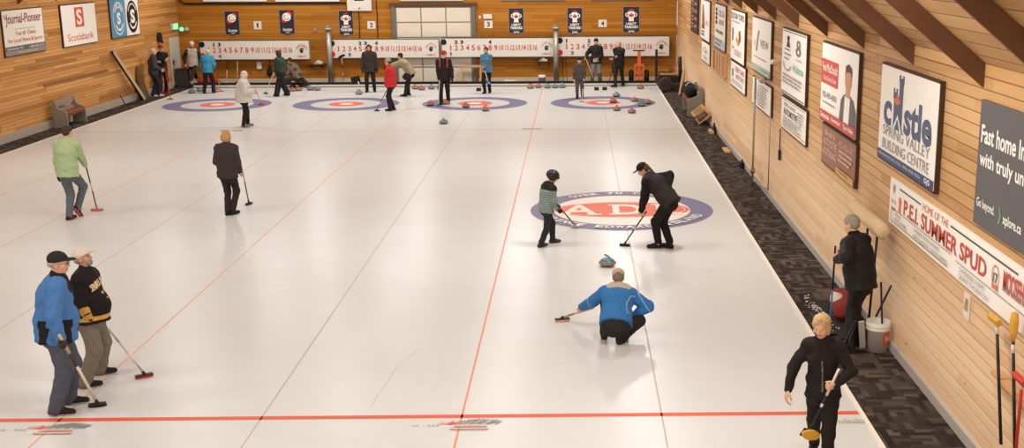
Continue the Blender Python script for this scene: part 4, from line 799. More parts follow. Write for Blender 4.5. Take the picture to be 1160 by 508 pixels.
# ------------------------------------------------------------------ soft shapes: signed distance blends polygonised with surface nets
def unit(v): v = np.array(v, float); return v/np.linalg.norm(v)
class Soft:
    def __init__(s): s.p = []
    def _a(s, fn, lo, hi, m, k, op): s.p.append((fn, np.array(lo, float), np.array(hi, float), m, k, op)); return s
    def cone(s, a, b, ra, rb, m=0, k=.02, op='+', side=None, flat=1.):
        """tapered limb; side/flat: squeeze the section across the direction normal to side"""
        a = np.array(a, float); b = np.array(b, float); ab = b-a; L2 = max(ab@ab, 1e-9); w = ab/sqrt(L2); mx = max(ra, rb)*max(1, flat)
        if side is None:
            def fn(X, Y, Z):
                x, y, z = X-a[0], Y-a[1], Z-a[2]; t = np.clip((x*ab[0]+y*ab[1]+z*ab[2])/L2, 0, 1)
                return np.sqrt((x-t*ab[0])**2+(y-t*ab[1])**2+(z-t*ab[2])**2)-(ra+(rb-ra)*t)
        else:
            sd = np.array(side, float); sd = unit(sd-w*(sd@w)); fr = np.cross(w, sd)
            def fn(X, Y, Z):
                x, y, z = X-a[0], Y-a[1], Z-a[2]; t = np.clip((x*ab[0]+y*ab[1]+z*ab[2])/L2, 0, 1); x = x-t*ab[0]; y = y-t*ab[1]; z = z-t*ab[2]
                u = x*sd[0]+y*sd[1]+z*sd[2]; v = (x*fr[0]+y*fr[1]+z*fr[2])/flat; q = x*w[0]+y*w[1]+z*w[2]
                return (np.sqrt(u*u+v*v+q*q)-(ra+(rb-ra)*t))*min(1, flat)
        return s._a(fn, np.minimum(a, b)-mx, np.maximum(a, b)+mx, m, k, op)
    def ecap(s, a, b, wa, wb, side, m=0, k=.03, op='+'):
        """elliptic section: wa, wb = (half width along side, half depth)"""
        a = np.array(a, float); b = np.array(b, float); ab = b-a; L2 = ab@ab; w = ab/sqrt(L2); sd = np.array(side, float); sd = unit(sd-w*(sd@w)); fr = np.cross(w, sd); mx = max(*wa, *wb)
        def fn(X, Y, Z):
            x, y, z = X-a[0], Y-a[1], Z-a[2]; t = np.clip((x*ab[0]+y*ab[1]+z*ab[2])/L2, 0, 1); x = x-t*ab[0]; y = y-t*ab[1]; z = z-t*ab[2]
            W = wa[0]+(wb[0]-wa[0])*t; D = wa[1]+(wb[1]-wa[1])*t; u = (x*sd[0]+y*sd[1]+z*sd[2])/W; v = (x*fr[0]+y*fr[1]+z*fr[2])/D; q = (x*w[0]+y*w[1]+z*w[2])/np.minimum(W, D)
            return (np.sqrt(u*u+v*v+q*q)-1)*np.minimum(W, D)
        return s._a(fn, np.minimum(a, b)-mx, np.maximum(a, b)+mx, m, k, op)
    def ell(s, c, r, ax=None, m=0, k=.02, op='+'):
        c = np.array(c, float); A = np.eye(3) if ax is None else np.array(ax, float); mx = max(r); mn = min(r)
        def fn(X, Y, Z):
            x, y, z = X-c[0], Y-c[1], Z-c[2]; q = 0
            for i in range(3): q = q+((x*A[i][0]+y*A[i][1]+z*A[i][2])/r[i])**2
            return (np.sqrt(q)-1)*mn
        return s._a(fn, c-mx, c+mx, m, k, op)
    def cut(s, p, n, k=.004):
        """remove everything on the n side of the plane"""
        p = np.array(p, float); n = unit(n)
        def fn(X, Y, Z): return -((X-p[0])*n[0]+(Y-p[1])*n[1]+(Z-p[2])*n[2])
        return s._a(fn, None if False else (-1e9,)*3, (1e9,)*3, -1, k, '-')
    def mesh(s, name, res, mats, parent, origin, folds=0., colour=None, fscale=1.):
        lo = np.min([p[1] for p in s.p if p[5] == '+'], axis=0)-3*res; hi = np.max([p[2] for p in s.p if p[5] == '+'], axis=0)+3*res
        n = np.ceil((hi-lo)/res).astype(int)+1; g = [(lo[i]+res*np.arange(n[i])).astype(np.float32) for i in range(3)]
        D = np.full(n, 1., np.float32); M = np.zeros(n, np.uint8)
        for fn, a, b, m, k, op in s.p:
            e = k+3*res; i0 = np.clip(np.floor((a-e-lo)/res), 0, n-1).astype(int); i1 = np.clip(np.ceil((b+e-lo)/res)+1, 1, n).astype(int)
            if (i1 <= i0).any(): continue
            sl = tuple(slice(p, q) for p, q in zip(i0, i1)); d = fn(g[0][sl[0]][:, None, None], g[1][sl[1]][None, :, None], g[2][sl[2]][None, None, :]).astype(np.float32); o = D[sl]
            if op == '+':
                if m >= 0: M[sl] = np.where(d < o, m, M[sl])
                h = np.clip(.5+.5*(o-d)/k, 0, 1); D[sl] = d*h+o*(1-h)-k*h*(1-h)
            else:
                d = -d; h = np.clip(.5-.5*(o-d)/k, 0, 1); D[sl] = o+(d-o)*h+k*h*(1-h)
                if m >= 0: M[sl] = np.where((d > -.004) & (D[sl] < .01), m, M[sl])
        if folds:
            x, y, z = g[0][:, None, None]*fscale, g[1][None, :, None]*fscale, g[2][None, None, :]*fscale
            D += folds*(np.sin(34*z+9*np.sin(7*x+3*y)+4*x)*np.sin(11*x+13*y+5*z)+.7*np.sin(52*z+17*x-21*y)*np.sin(19*x-9*y+8*z))
        D[0] = D[-1] = 1; D[:, 0] = D[:, -1] = 1; D[:, :, 0] = D[:, :, -1] = 1
        I = D < 0; c = np.zeros(n-1, np.uint8)
        for i in (0, 1):
            for j in (0, 1):
                for k in (0, 1): c += I[i:n[0]-1+i, j:n[1]-1+j, k:n[2]-1+k]
        ci = np.argwhere((c > 0) & (c < 8)); N = len(ci)
        V = np.zeros((N, 3)); W = np.zeros(N); cr = {}
        for i in (0, 1):
            for j in (0, 1):
                for k in (0, 1): cr[i, j, k] = D[ci[:, 0]+i, ci[:, 1]+j, ci[:, 2]+k]
        for p in cr:
            for a in range(3):
                if p[a] == 0:
                    q = list(p); q[a] = 1; d0, d1 = cr[p], cr[tuple(q)]; x = (d0 < 0) != (d1 < 0); t = np.where(x, d0/np.where(x, d0-d1, 1), 0)
                    P = np.tile(np.array(p, float), (N, 1)); P[:, a] += t; V += P*x[:, None]; W += x
        V = (V/W[:, None]+ci)*res+lo
        best = np.full(N, 9.); mm = np.zeros(N, int)
        for p in cr:
            b = cr[p] < best; best = np.where(b, cr[p], best); mm = np.where(b, M[ci[:, 0]+p[0], ci[:, 1]+p[1], ci[:, 2]+p[2]], mm)
        vid = np.full(n-1, -1, np.int32); vid[ci[:, 0], ci[:, 1], ci[:, 2]] = np.arange(N); F = []
        for a in range(3):
            b, e = (a+1) % 3, (a+2) % 3; s0 = [slice(None)]*3; s1 = [slice(None)]*3; s0[a] = slice(0, -1); s1[a] = slice(1, None)
            X = np.argwhere(I[tuple(s0)] != I[tuple(s1)]); ins = I[X[:, 0], X[:, 1], X[:, 2]]
            def at(db, de):
                q = X.copy(); q[:, b] -= db; q[:, e] -= de; return vid[q[:, 0], q[:, 1], q[:, 2]]
            Q = np.stack([at(0, 0), at(1, 0), at(1, 1), at(0, 1)], 1); Q[~ins] = Q[~ins][:, ::-1]; F.append(Q)
        F = np.concatenate(F); V -= np.array(origin)
        if colour is not None: mm = colour(V+np.array(origin), mm)
        me = bpy.data.meshes.new(name); me.vertices.add(N); me.vertices.foreach_set('co', V.astype(np.float32).ravel()); nf = len(F)
        me.loops.add(nf*4); me.loops.foreach_set('vertex_index', F.astype(np.int32).ravel()); me.polygons.add(nf); me.polygons.foreach_set('loop_start', np.arange(0, nf*4, 4, dtype=np.int32))
        me.polygons.foreach_set('material_index', mm[F[:, 0]].astype(np.int32)); me.polygons.foreach_set('use_smooth', np.ones(nf, bool)); me.update(calc_edges=True)
        return link(name, me, mats, parent)

# ------------------------------------------------------------------ people
def ik(a, b, l1, l2, pole):
    d = b-a; L = np.linalg.norm(d)
    if L > (l1+l2)*.995: b = a+d/L*(l1+l2)*.995; d = b-a; L = np.linalg.norm(d)
    w = d/L; x = (l1*l1-l2*l2+L*L)/(2*L); h = sqrt(max(l1*l1-x*x, 0)); p = np.array(pole, float); p = p-w*(p@w)
    return a+w*x+unit(p)*h, b
def hand(S, wr, d, t, right, curl, s=1., m=0, grow=0., thumb=None):
    """wr wrist, d towards the knuckles, t towards the thumb side; palm faces n"""
    d = unit(d); t = unit(t-d*(t@d)); n = np.cross(d, t)*(-1 if right else 1); g = grow
    kn = [wr+d*.088*s+t*o*s for o in (.029, .010, -.009, -.027)]; rr = (.0098*s+g, .0102*s+g, .0098*s+g, .0088*s+g)
    S.cone(wr-d*.03*s, wr+d*.02*s, .026*s+g, .027*s+g, m, .012, side=t, flat=.75)
    for q, o in zip(kn, (.024, .008, -.008, -.022)): S.cone(wr+d*.012*s+t*o*s*.8, q, .015*s+g, .0125*s+g, m, .010)
    for q, L, r, sp in zip(kn, (.040, .045, .041, .032), rr, (.10, .03, -.03, -.1)):
        a = 0.; p = q; ln = L*s
        for j, (f, sh) in enumerate(((1., 1.), (.62, 1.15), (.5, .8))):
            a += curl*sh*(1.25 if j == 0 else 1.); v = unit(d*cos(a)+n*sin(a)+t*sp*(1-curl*.6)); e = p+v*ln*f; S.cone(p, e, r*(1-.06*j), r*(.94-.06*j), m, .004); p = e
    th = .6+.5*curl; p = wr+d*.025*s+t*.024*s; v = unit(d*.62+t*.62+n*(.3+.35*curl)); e = p+v*.042*s; S.cone(p, e, .0155*s+g, .0125*s+g, m, .012)
    v2 = unit(d*(.85-.2*curl)+t*(.25-.5*curl)+n*(.25+.5*curl)); e2 = e+v2*.03*s; S.cone(e, e2, .0122*s+g, .011*s+g, m, .005); v3 = unit(v2+n*.2*curl-t*.2*curl); S.cone(e2, e2+v3*.024*s, .011*s+g, .009*s+g, m, .004)

def head(S, c, r, f, u, s, lips=1, eyes=2, iris=3):
    P = lambda x, y, z: c+(r*x+f*y+u*z)*s; A = (r, f, u)
    S.ell(P(0, -.012, .036), (.076*s, .095*s, .084*s), A, 0, .02); S.ell(P(0, .022, -.032), (.060*s, .068*s, .080*s), A, 0, .03)
    S.ell(P(0, .062, -.088), (.026*s, .024*s, .022*s), A, 0, .02); S.cone(P(-.034, .078, .026), P(.034, .078, .026), .014*s, .014*s, 0, .015)
    for x in (-1, 1):
        S.ell(P(x*.04, .058, -.028), (.026*s, .024*s, .024*s), A, 0, .02); S.ell(P(x*.032, .098, .006), (.017*s, .014*s, .010*s), A, 0, .010, '-')
        S.ell(P(x*.031, .076, .005), (.0135*s,)*3, A, eyes, .003); S.ell(P(x*.031, .0865, .005), (.0082*s, .005*s, .0078*s), A, iris, .001)
        S.ell(P(x*.077, -.008, -.008), (.011*s, .022*s, .033*s), A, 0, .006); S.ell(P(x*.084, -.004, -.004), (.006*s, .010*s, .018*s), A, 0, .004, '-')
    S.cone(P(0, .088, .016), P(0, .106, -.026), .009*s, .0135*s, 0, .010); S.ell(P(0, .096, -.034), (.018*s, .012*s, .009*s), A, 0, .008)
    S.cone(P(-.020, .084, -.057), P(.020, .084, -.057), .0075*s, .0075*s, lips, .005); S.cone(P(-.016, .083, -.067), P(.016, .083, -.067), .0085*s, .0085*s, lips, .005)
    S.cone(P(-.022, .092, -.062), P(.022, .092, -.062), .0022*s, .0022*s, lips, .003, '-')

EYE = mat('eye_white', (186, 168, 154), .4); IRIS = mat('eye_dark', (52, 38, 32), .3); SKINS = {'a': (222, 172, 140), 'b': (206, 150, 118), 'c': (230, 184, 156)}
def person(label, feet, H, yaw, top, legs, skn='a', shoe=(30, 26, 25), sole=(40, 36, 34), pel=(0, 0, .52), lean=(0, 0), twist=0., rh=None, lh=None, rgrip=None, lgrip=None, hd=(0, 0), hair=None, hcol=(60, 44, 34),
           hat=None, gloves=None, belly=0., bulk=.018, baggy=.012, hem=.0, collar=None, hood=None, toes=(8, -8), lift=(0, 0), fpitch=(0, 0), rpole=None, lpole=None, kpole=(None, None), res=.009, glasses=False, beard=None, colour=None, topmats=None, fem=False, after=None, legs2=None, width=1., socks=None, cuffs=None, sleeve=None, vest=None, shin=0., hoodk=1.):
    a = rad(yaw); f = np.array((sin(a), cos(a), 0)); r = np.array((cos(a), -sin(a), 0))
    ft = [np.array(fl(*q)) if len(q) == 2 else None for q in feet]; base = (ft[0]+ft[1])/2; base[2] = 0.
    T = thing('person', label, 'person', base); O = base
    def loc(x, y, z): return base+r*x+f*y+UP*z
    def px(q): return onY(q[0], q[1], base[1]+q[2])
    P = loc(pel[0], pel[1], pel[2]*H); lf, lr = rad(lean[0]), rad(lean[1]); td = unit(UP*cos(lf)*cos(lr)+f*sin(lf)+r*sin(lr))
    tw = rad(twist); sr = unit(r*cos(tw)-f*sin(tw)); sr = unit(sr-td*(sr@td)); fr = np.cross(td, sr)
    mid = P+td*.15*H; N = mid+unit(td+fr*.10)*.172*H
    sw = (.098 if not fem else .090)*H*width; shl = {0: N-td*.034*H+sr*sw, 1: N-td*.034*H-sr*sw}
    HF = 1.75 if H > 1.5 else 1.5
    ya, pi_ = rad(yaw+hd[0]), rad(hd[1]); hf = np.array((sin(ya)*cos(pi_), cos(ya)*cos(pi_), -sin(pi_))); hr = np.array((cos(ya), -sin(ya), 0)); hu = np.cross(hr, hf)
    s = H/1.75*(1. if H > 1.5 else 1.17); hc = N+unit(td+UP*.6)*.042*H+hu*.062*H*(s*1.75/H)+hf*.018*H
    hips = {0: P+r*.05*H-UP*.01*H, 1: P-r*.05*H-UP*.01*H}; L1, L2 = .247*H, .243*H; kn, an, td_ = {}, {}, {}
    for i in (0, 1):
        A = ft[i].copy(); A[2] = .048*H+lift[i]; ta = rad(yaw+toes[i]); td_[i] = np.array((sin(ta), cos(ta), 0)); kn[i], an[i] = ik(hips[i], A, L1, L2, kpole[i] if kpole[i] is not None else td_[i]*.9+f*.3)
    U1, U2_ = .168*H, .148*H; el, wr, hdir, hth, curl = {}, {}, {}, {}, {}
    for i, (tg, gp, pole) in enumerate(((rh, rgrip, rpole), (lh, lgrip, lpole))):
        sg = 1 if i == 0 else -1; pl = np.array(pole, float) if pole is not None else -fr*.8+sr*sg*.45-UP*.2
        if tg is None: G = shl[i]+sr*sg*.06*H-UP*.305*H+f*.03*H
        elif tg[0] == 'px': G = px(tg[1:])
        elif tg[0] == 'w': G = np.array(tg[1:], float)
        else: G = loc(*tg)
        if gp is None:
            el[i], wr[i] = ik(shl[i], G, U1, U2_, pl); hdir[i] = unit(unit(wr[i]-el[i])+(-UP*.3 if tg is None else 0)); hth[i] = fr*.9-sr*sg*.3; curl[i] = .42
        else:
            t = unit(gp); W = G.copy()
            for _ in range(4):
                el[i], w_ = ik(shl[i], W, U1, U2_, pl); d = unit(w_-el[i]); d = unit(d-t*(d@t)*.75); n = np.cross(d, unit(t-d*(t@d)))*(-1 if i == 0 else 1); W = G-d*.078*s-n*.028*s
            el[i], wr[i] = ik(shl[i], W, U1, U2_, pl); hdir[i] = d; hth[i] = t; curl[i] = 1.25
    sk = skin(SKINS[skn]); lip = skin(tuple(int(v*q) for v, q in zip(SKINS[skn], (.86, .70, .68))))
    # the body, one surface
    S = Soft(); b0 = -.006; wq = 1.
    S.ecap(P-td*.0*H, mid-td*.04*H, (.074*H, .054*H), (.076*H, .056*H), sr, 0, .04); S.ecap(mid-td*.04*H, mid+td*.08*H, (.078*H, .058*H), (.090*H, .066*H), sr, 0, .04); S.ecap(mid+td*.08*H, N-td*.03*H, (.090*H, .064*H), (.066*H, .045*H), sr, 0, .04)
    for i in (0, 1):
        S.cone(N-td*.03*H, shl[i], .036*H, .033*H, 0, .03); S.cone(shl[i], el[i], .030*H, .023*H, 0, .02); S.cone(el[i], wr[i], .023*H, .0155*H, 0, .012)
        S.cone(hips[i], kn[i], .046*H, .031*H, 0, .03); S.cone(kn[i], an[i], .030*H, .021*H, 0, .015); S.cone(an[i]-UP*.012, an[i]+td_[i]*.10-UP*.042, .016*H, .012*H, 0, .02)
        hand(S, wr[i], hdir[i], hth[i], i == 0, curl[i], s*1.02, 4 if gloves else 0, .0008 if gloves else 0.)
    S.cone(N-td*.02*H, hc-hu*.055*s-hf*.012*s, .036*H, .032*H, 0, .02); head(S, hc, hr, hf, hu, s)
    if beard: S.ell(hc+(hf*.05-hu*.075)*s, (.058*s, .052*s, .045*s), (hr, hf, hu), 5, .006)
    S.mesh('body', res*.8, [sk, lip, EYE, IRIS, cloth(gloves or (30, 27, 26)), mat('beard_%d' % beard[0], beard, .9) if beard else sk], T, O)
    # trousers
    B = baggy; S = Soft(); lc = cloth(legs); hipw = (.096+.006*fem)*H*width
    S.ecap(P, P+td*.09*H, (.090*H*width+B*.6, .068*H+B*.5+belly*.5), (.084*H*width+B*.5, .064*H+B*.4+belly*.5), sr, 0, .03); S.ecap(P-UP*.035*H, P+td*.05*H, (hipw+B, .074*H+B+belly*.35), (.085*H*width+B, .066*H+B+belly*.5), r, 0, .03)
    for i in (0, 1):
        S.cone(hips[i]-UP*.005, kn[i], .052*H+B, .036*H+B*1.1, 0, .025); e = an[i]-UP*(.006*H-shin); S.cone(kn[i], e, .036*H+B*1.1, .0265*H+B*1.25, 0, .03); S.cut(e-unit(e-kn[i])*.01, e-kn[i]) if False else None
    S.mesh('trousers', res, [lc], T, O, folds=.0035)
    # shoes
    for i in (0, 1):
        S = Soft(); t = td_[i]; sd = np.array((t[1], -t[0], 0)); q = rad(fpitch[i]); t2 = unit(t*cos(q)-UP*sin(q)); u2 = np.cross(sd, t2); A = an[i]; k = H/1.75*(1.06 if not fem else .96); z = .048*H
        S.cone(A-t2*.045*k-u2*(z-.035), A+t2*.06*k-u2*(z-.04), .040*k, .043*k, 0, .02); S.cone(A+t2*.06*k-u2*(z-.038), A+t2*.165*k-u2*(z-.032), .046*k, .036*k, 0, .03); S.cone(A-t2*.03*k-u2*.03, A-t2*.005*k+u2*.015, .038*k, .036*k, 0, .03)
        S.cut(A-u2*(z-.002), -u2)
        S.cone(A-u2*.02, A+unit(kn[i]-A)*(.09 if socks else .05), .037*k, .041*k, 2, .008)
        S.mesh('shoe', res*.8, [cloth(shoe, .6), paint(sole), cloth(socks or shoe)], T, O, colour=lambda V, m, A=A, u2=u2, z=z: np.where((V-A)@u2 < -z+.024, 1, m))
    # jacket
    S = Soft(); b = bulk; tc = cloth(top); hc_ = P-td*(.045+hem)*H; Wd = width
    S.ecap(hc_, P+td*.06*H, ((.097+.004*fem)*H*Wd+b+.012, .076*H+b+.01+belly*.8), (.092*H*Wd+b, .072*H+b+belly), sr, 0, .04)
    S.ecap(P+td*.06*H, mid+td*.07*H, (.088*H*Wd+b, .070*H+b+belly), ((.096-.006*fem)*H*Wd+b, .074*H+b+belly*.3), sr, 0, .06)
    S.ecap(mid+td*.07*H, N-td*.025*H, ((.096-.006*fem)*H*Wd+b, .072*H+b), (.070*H*Wd+b, .050*H+b), sr, 0, .05)
    if fem:
        for x in (-1, 1): S.ell(mid+td*.075*H+fr*(.060*H+b)+sr*x*.042*H, (.036*H, .030*H, .034*H), (sr, fr, td), 0, .05)
    if belly: S.ell(P+td*.085*H+fr*(.045*H+belly*.55), (.082*H, .062*H+belly*.45, .085*H), (sr, fr, td), 0, .06)
    for i in (0, 1):
        S.cone(N-td*.03*H, shl[i], .039*H+b, .034*H+b, 0, .04); S.cone(shl[i], el[i], .034*H+b, .027*H+b*.9, 1, .03); c = wr[i]-unit(wr[i]-el[i])*.004; S.cone(el[i], c, .027*H+b*.9, .0195*H+b*.6, 1, .025)
        if cuffs: S.cone(c-unit(c-el[i])*.055, c, .021*H+b*.7, .0205*H+b*.6, 2, .004)
    S.cone(N-td*.015*H, N+unit(hc-N)*.034*H, .039*H+b*.4, .038*H+b*.2, 3, .02)
    if hood == 'down': S.ell(N-fr*.036*H-td*.012*H, (.078*H*hoodk, .040*H*hoodk, .055*H), (sr, fr, td), 3, .02); S.ell(N-fr*.03*H+td*.018*H, (.068*H*hoodk, .035*H*hoodk, .025*H*hoodk), (sr, fr, td), 3, .02)
    if hood == 'up': S.ell(hc-hf*.012*s+hu*.02*s, (.098*s, .112*s, .118*s), (hr, hf, hu), 3, .03); S.ell(hc+hf*.10*s-hu*.015*s, (.066*s, .075*s, .085*s), (hr, hf, hu), -1, .02, '-'); S.cone(N, hc-hu*.05*s-hf*.02*s, .05*H, .05*H, 3, .03)
    S.cut(hc_-td*.012, -td)
    jm = [tc, cloth(sleeve) if sleeve else tc, cloth(cuffs) if cuffs else tc, cloth(collar) if collar else tc]+[cloth(q) for q in (topmats or [])]
    fr_ = dict(P=P, N=N, td=td, sr=sr, fr=fr, mid=mid, el=el, wr=wr, shl=shl, H=H, hc=hc, hf=hf, hr=hr, hu=hu, s=s, T=T, O=O, r=r, f=f)
    jk = S.mesh('jacket', res, jm, T, O, folds=.005, colour=(lambda V, m: colour(V, m, fr_)) if colour else None); fr_['jacket'] = jk
    if gloves:
        for i in (0, 1):
            S = Soft(); hand(S, wr[i], hdir[i], hth[i], i == 0, curl[i], s*1.05, 0, .0035); S.mesh('glove', res*.7, [cloth(gloves)], T, O)
    # hair and hats
    Q = lambda x, y, z: hc+(hr*x+hf*y+hu*z)*s; A = (hr, hf, hu)
    if hair:
        S = Soft()
        if hair == 'fringe':
            S.ell(Q(0, -.022, .0), (.083*s, .094*s, .062*s), A, 0, .01); S.ell(Q(0, .095, .0), (.09*s, .10*s, .12*s), A, 0, .01, op='-')
        else:
            S.ell(Q(0, -.014, .040), (.084*s, .103*s, .092*s), A, 0, .02); S.ell(Q(0, -.055, -.012), (.072*s, .05*s, .06*s), A, 0, .03)
            if hair == 'bob': S.ell(Q(0, -.05, -.045), (.088*s, .062*s, .085*s), A, 0, .04); [S.ell(Q(x*.075, -.005, -.03), (.024*s, .045*s, .075*s), A, 0, .03) for x in (-1, 1)]
            if hair == 'long': S.cone(Q(0, -.055, .0), Q(0, -.075, -.20), .075*s, .05*s, 0, .04); [S.ell(Q(x*.072, -.012, -.06), (.024*s, .045*s, .11*s), A, 0, .03) for x in (-1, 1)]
            if hair == 'tail': S.cone(Q(0, -.10, .02), Q(0, -.13, -.12), .03*s, .018*s, 0, .02)
            if hair == 'swept': S.ell(Q(.012, -.02, .055), (.084*s, .098*s, .076*s), A, 0, .03); [S.ell(Q(x*.074, .0, -.025), (.022*s, .04*s, .06*s), A, 0, .02) for x in (-1, 1)]; S.cone(Q(.0, .06, .11), Q(.066, .05, .05), .016*s, .012*s, 0, .02)
            S.ell(Q(0 if hair != 'swept' else -.006, .110, -.025 if hair != 'swept' else -.012), (.064*s, .075*s, .098*s), A, 0, .008, op='-')
        S.mesh('hair', res*.75, [mat('hair_%d_%d_%d' % hcol, hcol, .75, var=.3, scale=45, bump=.5)], T, O, folds=.003, fscale=2.2)
    if hat:
        kind, col, col2 = hat; S = Soft(); cm, cm2 = cloth(col), cloth(col2)
        if kind in ('cap', 'backcap'):
            g = 1 if kind == 'cap' else -1; S.ell(Q(0, -.010, .052), (.089*s, .107*s, .086*s), A, 0, .01); S.cut(Q(0, 0, .024), -(hu-hf*.2*g)); S.ell(Q(0, g*.105, .046), (.074*s, .085*s, .010*s), A, 1, .012)
            S.ell(Q(0, -g*.112, .058), (.026*s, .012*s, .014*s), A, 2, .004, '-'); nm = 'cap'
        elif kind == 'beanie':
            S.ell(Q(0, -.010, .050), (.090*s, .108*s, .092*s), A, 0, .01); S.cut(Q(0, 0, .022)-hf*.0, -hu); S.ecap(Q(0, -.010, .030), Q(0, -.010, .050), (.091*s, .109*s), (.092*s, .109*s), hr, 1, .006); S.cut(Q(0, 0, .018), -hu); nm = 'knit_hat'
        elif kind == 'helmet':
            S.ell(Q(0, -.012, .048), (.117*s, .140*s, .114*s), A, 0, .01); [S.ell(Q(x*.095, -.03, -.01), (.022*s, .06*s, .055*s), A, 0, .03) for x in (-1, 1)]; S.ell(Q(0, .11, .03), (.085*s, .03*s, .016*s), A, 1, .02); S.ell(Q(0, .12, -.06), (.07*s, .09*s, .085*s), A, 1, .015, '-'); S.cone(Q(-.09, .02, -.03), Q(-.03, .06, -.105), .007*s, .007*s, 1, .004); S.cone(Q(.09, .02, -.03), Q(.03, .06, -.105), .007*s, .007*s, 1, .004); nm = 'helmet'
        S.mesh(nm, res*.75, [cm if kind != 'helmet' else mat('helmet_black', (38, 35, 34), .35), cm2, BLACK], T, O)
    if glasses:
        m = MB(); m.bm.verts.ensure_lookup_table()
        for x in (-1, 1): m.tube([Q(x*.033+.02*cos(k*pi/6), .104, .006+.015*sin(k*pi/6)) for k in range(13)], .0022*s, 6); m.tube([Q(x*.053, .104, .010), Q(x*.083, -.005, .006)], .002*s, 6)
        m.tube([Q(-.013, .106, .009), Q(.013, .106, .009)], .002*s, 6); o = m.build('glasses', CARB, T); o.data.transform(Matrix.Translation(Vector(-O)))
    if after: after(fr_)
    return T
from mathutils import Matrix
from mathutils.bvhtree import BVHTree
def wrap_text(F, txt, cu, cv, w, h, col, lift=.006, tiltdeg=0., rows=None, arch=0.):
    """lettering laid on the front of a jacket: cu right of centre, cv up from the pelvis"""
    bpy.context.view_layer.update(); me = F['jacket'].data; bv = BVHTree.FromPolygons([v.co for v in me.vertices], [tuple(p.vertices) for p in me.polygons]); v, f = text_mesh(txt, .05); bm = bmesh.new(); vs = []
    sx, f_, td = -F['sr'], F['fr'], F['td']; c, s_ = cos(rad(tiltdeg)), sin(rad(tiltdeg))
    for a, b in v:
        x, y = (a-.5)*w, (b-.5)*h+arch*(1-(2*a-1)**2); x, y = x*c-y*s_, x*s_+y*c
        p = F['P']-F['O']+sx*(cu+x)+td*(cv+y); hit = bv.ray_cast(Vector(p+f_*.6), Vector(-f_))
        q = np.array(hit[0])+f_*lift if hit[0] is not None else p+f_*.15; vs.append(bm.verts.new(tuple(q)))
    for q in f:
        try: bm.faces.new([vs[k] for k in q])
        except ValueError: pass
    m2 = bpy.data.meshes.new('lettering'); bm.to_mesh(m2); bm.free(); link('lettering', m2, paint(col), F['T'])

BK = (30, 27, 26); JN = (64, 66, 72)
FAR = .0135; MID = .011
# 1 the two near left
def c_blue(V, m, F):
    q = V-F['P']; u = q@F['sr']; v = q@F['td']; w = q@F['fr']; m = m.copy()
    m[(m == 0) & (np.abs(u) < .028) & (w > 0)] = 4; m[(v > .245*F['H']) & (w > -.03) & (np.abs(u) < .09) & (m == 0)] = 4; m[(m == 0) & (np.abs(np.abs(u)-.175) < .03) & (v < .09*F['H'])] = 4; return m
person('older man in blue jacket, black cap and glasses, nearest at left', ((64, 470.5), (79, 458)), 1.80, 70, (74, 122, 180), (82, 86, 98), 'a', (34, 31, 31), (196, 184, 170), pel=(.0, .02, .532), lean=(3, 0), rh=('px', 72, 391, -.32), rpole=(-.5, -.9, 0), rgrip=onY(66, 378, -.06)-flz(110.5, 461), lh=(-.26, .14, .86),
       hd=(10, 2), hair='fringe', hcol=(176, 160, 142), hat=('cap', (44, 42, 44), (44, 42, 44)), gloves=(72, 54, 46), belly=.05, bulk=.04, baggy=.028, hem=.015, collar=(34, 31, 33), glasses=True, topmats=[(34, 31, 33)], colour=c_blue, toes=(18, 8), res=.0085)
def c_bru(V, m, F):
    v = (V-F['P'])@F['td']; H = F['H']; m = m.copy(); body = m == 0; m[body & (v > -.025*H) & (v < .005*H)] = 4
    for i in (0, 1):
        a, b = F['el'][i], F['wr'][i]; t = ((V-a)@(b-a))/((b-a)@(b-a)); m[(m == 1) & (t > .62) & (t < .9)] = 4
    return m
def bruins(F):
    wrap_text(F, 'BRUINS', .04, .225*F['H'], .36, .085, (226, 196, 150), arch=.03, tiltdeg=8); wrap_text(F, '17', .04, .15*F['H'], .15, .09, (214, 168, 84), tiltdeg=8)
person('bearded older man in black and gold hockey jersey and white cap', ((97, 439.5), (114, 424.5)), 1.62, 92, (34, 30, 32), (126, 116, 102), 'b', (32, 30, 32), (60, 120, 104), pel=(.02, .05, .525), lean=(-5, -3), rh=('px', 103, 362, -.16), lh=('px', 122.5, 375, -.12), lgrip=onY(122, 372, 1.05)-flz(163.5, 428), rpole=(-.6, -1, -.6),
       hd=(-6, -18), hair='fringe', hcol=(150, 140, 128), hat=('cap', (220, 206, 188), (200, 186, 168)), belly=.085, bulk=.034, baggy=.03, beard=(150, 138, 126), topmats=[(214, 164, 82)], colour=c_bru, after=bruins, gloves=None, toes=(-25, -25), res=.0085)
# 2 left middle
person('man in pale green hoodie and jeans walking away, black gloves', ((89, 246), (79, 249.5)), 1.83, 8, (172, 192, 146), (96, 104, 112), 'a', (36, 33, 33), (206, 84, 72), pel=(-.02, -.02, .515), lean=(4, 0), rh=('px', 97.5, 190, .5), rgrip=onY(96, 183, 10.75)-flz(110, 239), lh=('px', 66.5, 203, .08), hair='short', hcol=(66, 52, 44), hood='down', gloves=(36, 33, 34), bulk=.03, baggy=.012, hd=(10, 4), toes=(14, 0), lift=(.10, 0), fpitch=(52, 0), res=MID)
person('blonde woman in dark quilted vest and black trousers, seen from behind', ((258, 244), (264.5, 243.5))[::-1], 1.67, 6, (62, 56, 52), (48, 42, 41), 'a', (32, 29, 29), (32, 29, 29), rh=('px', 275, 200, .15), rgrip=onY(271, 176, 10.75)-flz(282, 232), lh=(-.12, .24, 1.03), hair='bob', hcol=(188, 146, 92), bulk=.026, baggy=.008, sleeve=(66, 62, 62), socks=(196, 186, 176), shin=.03, fem=True, width=1.06, hem=.01, hd=(12, 2), toes=(20, -4), res=MID)
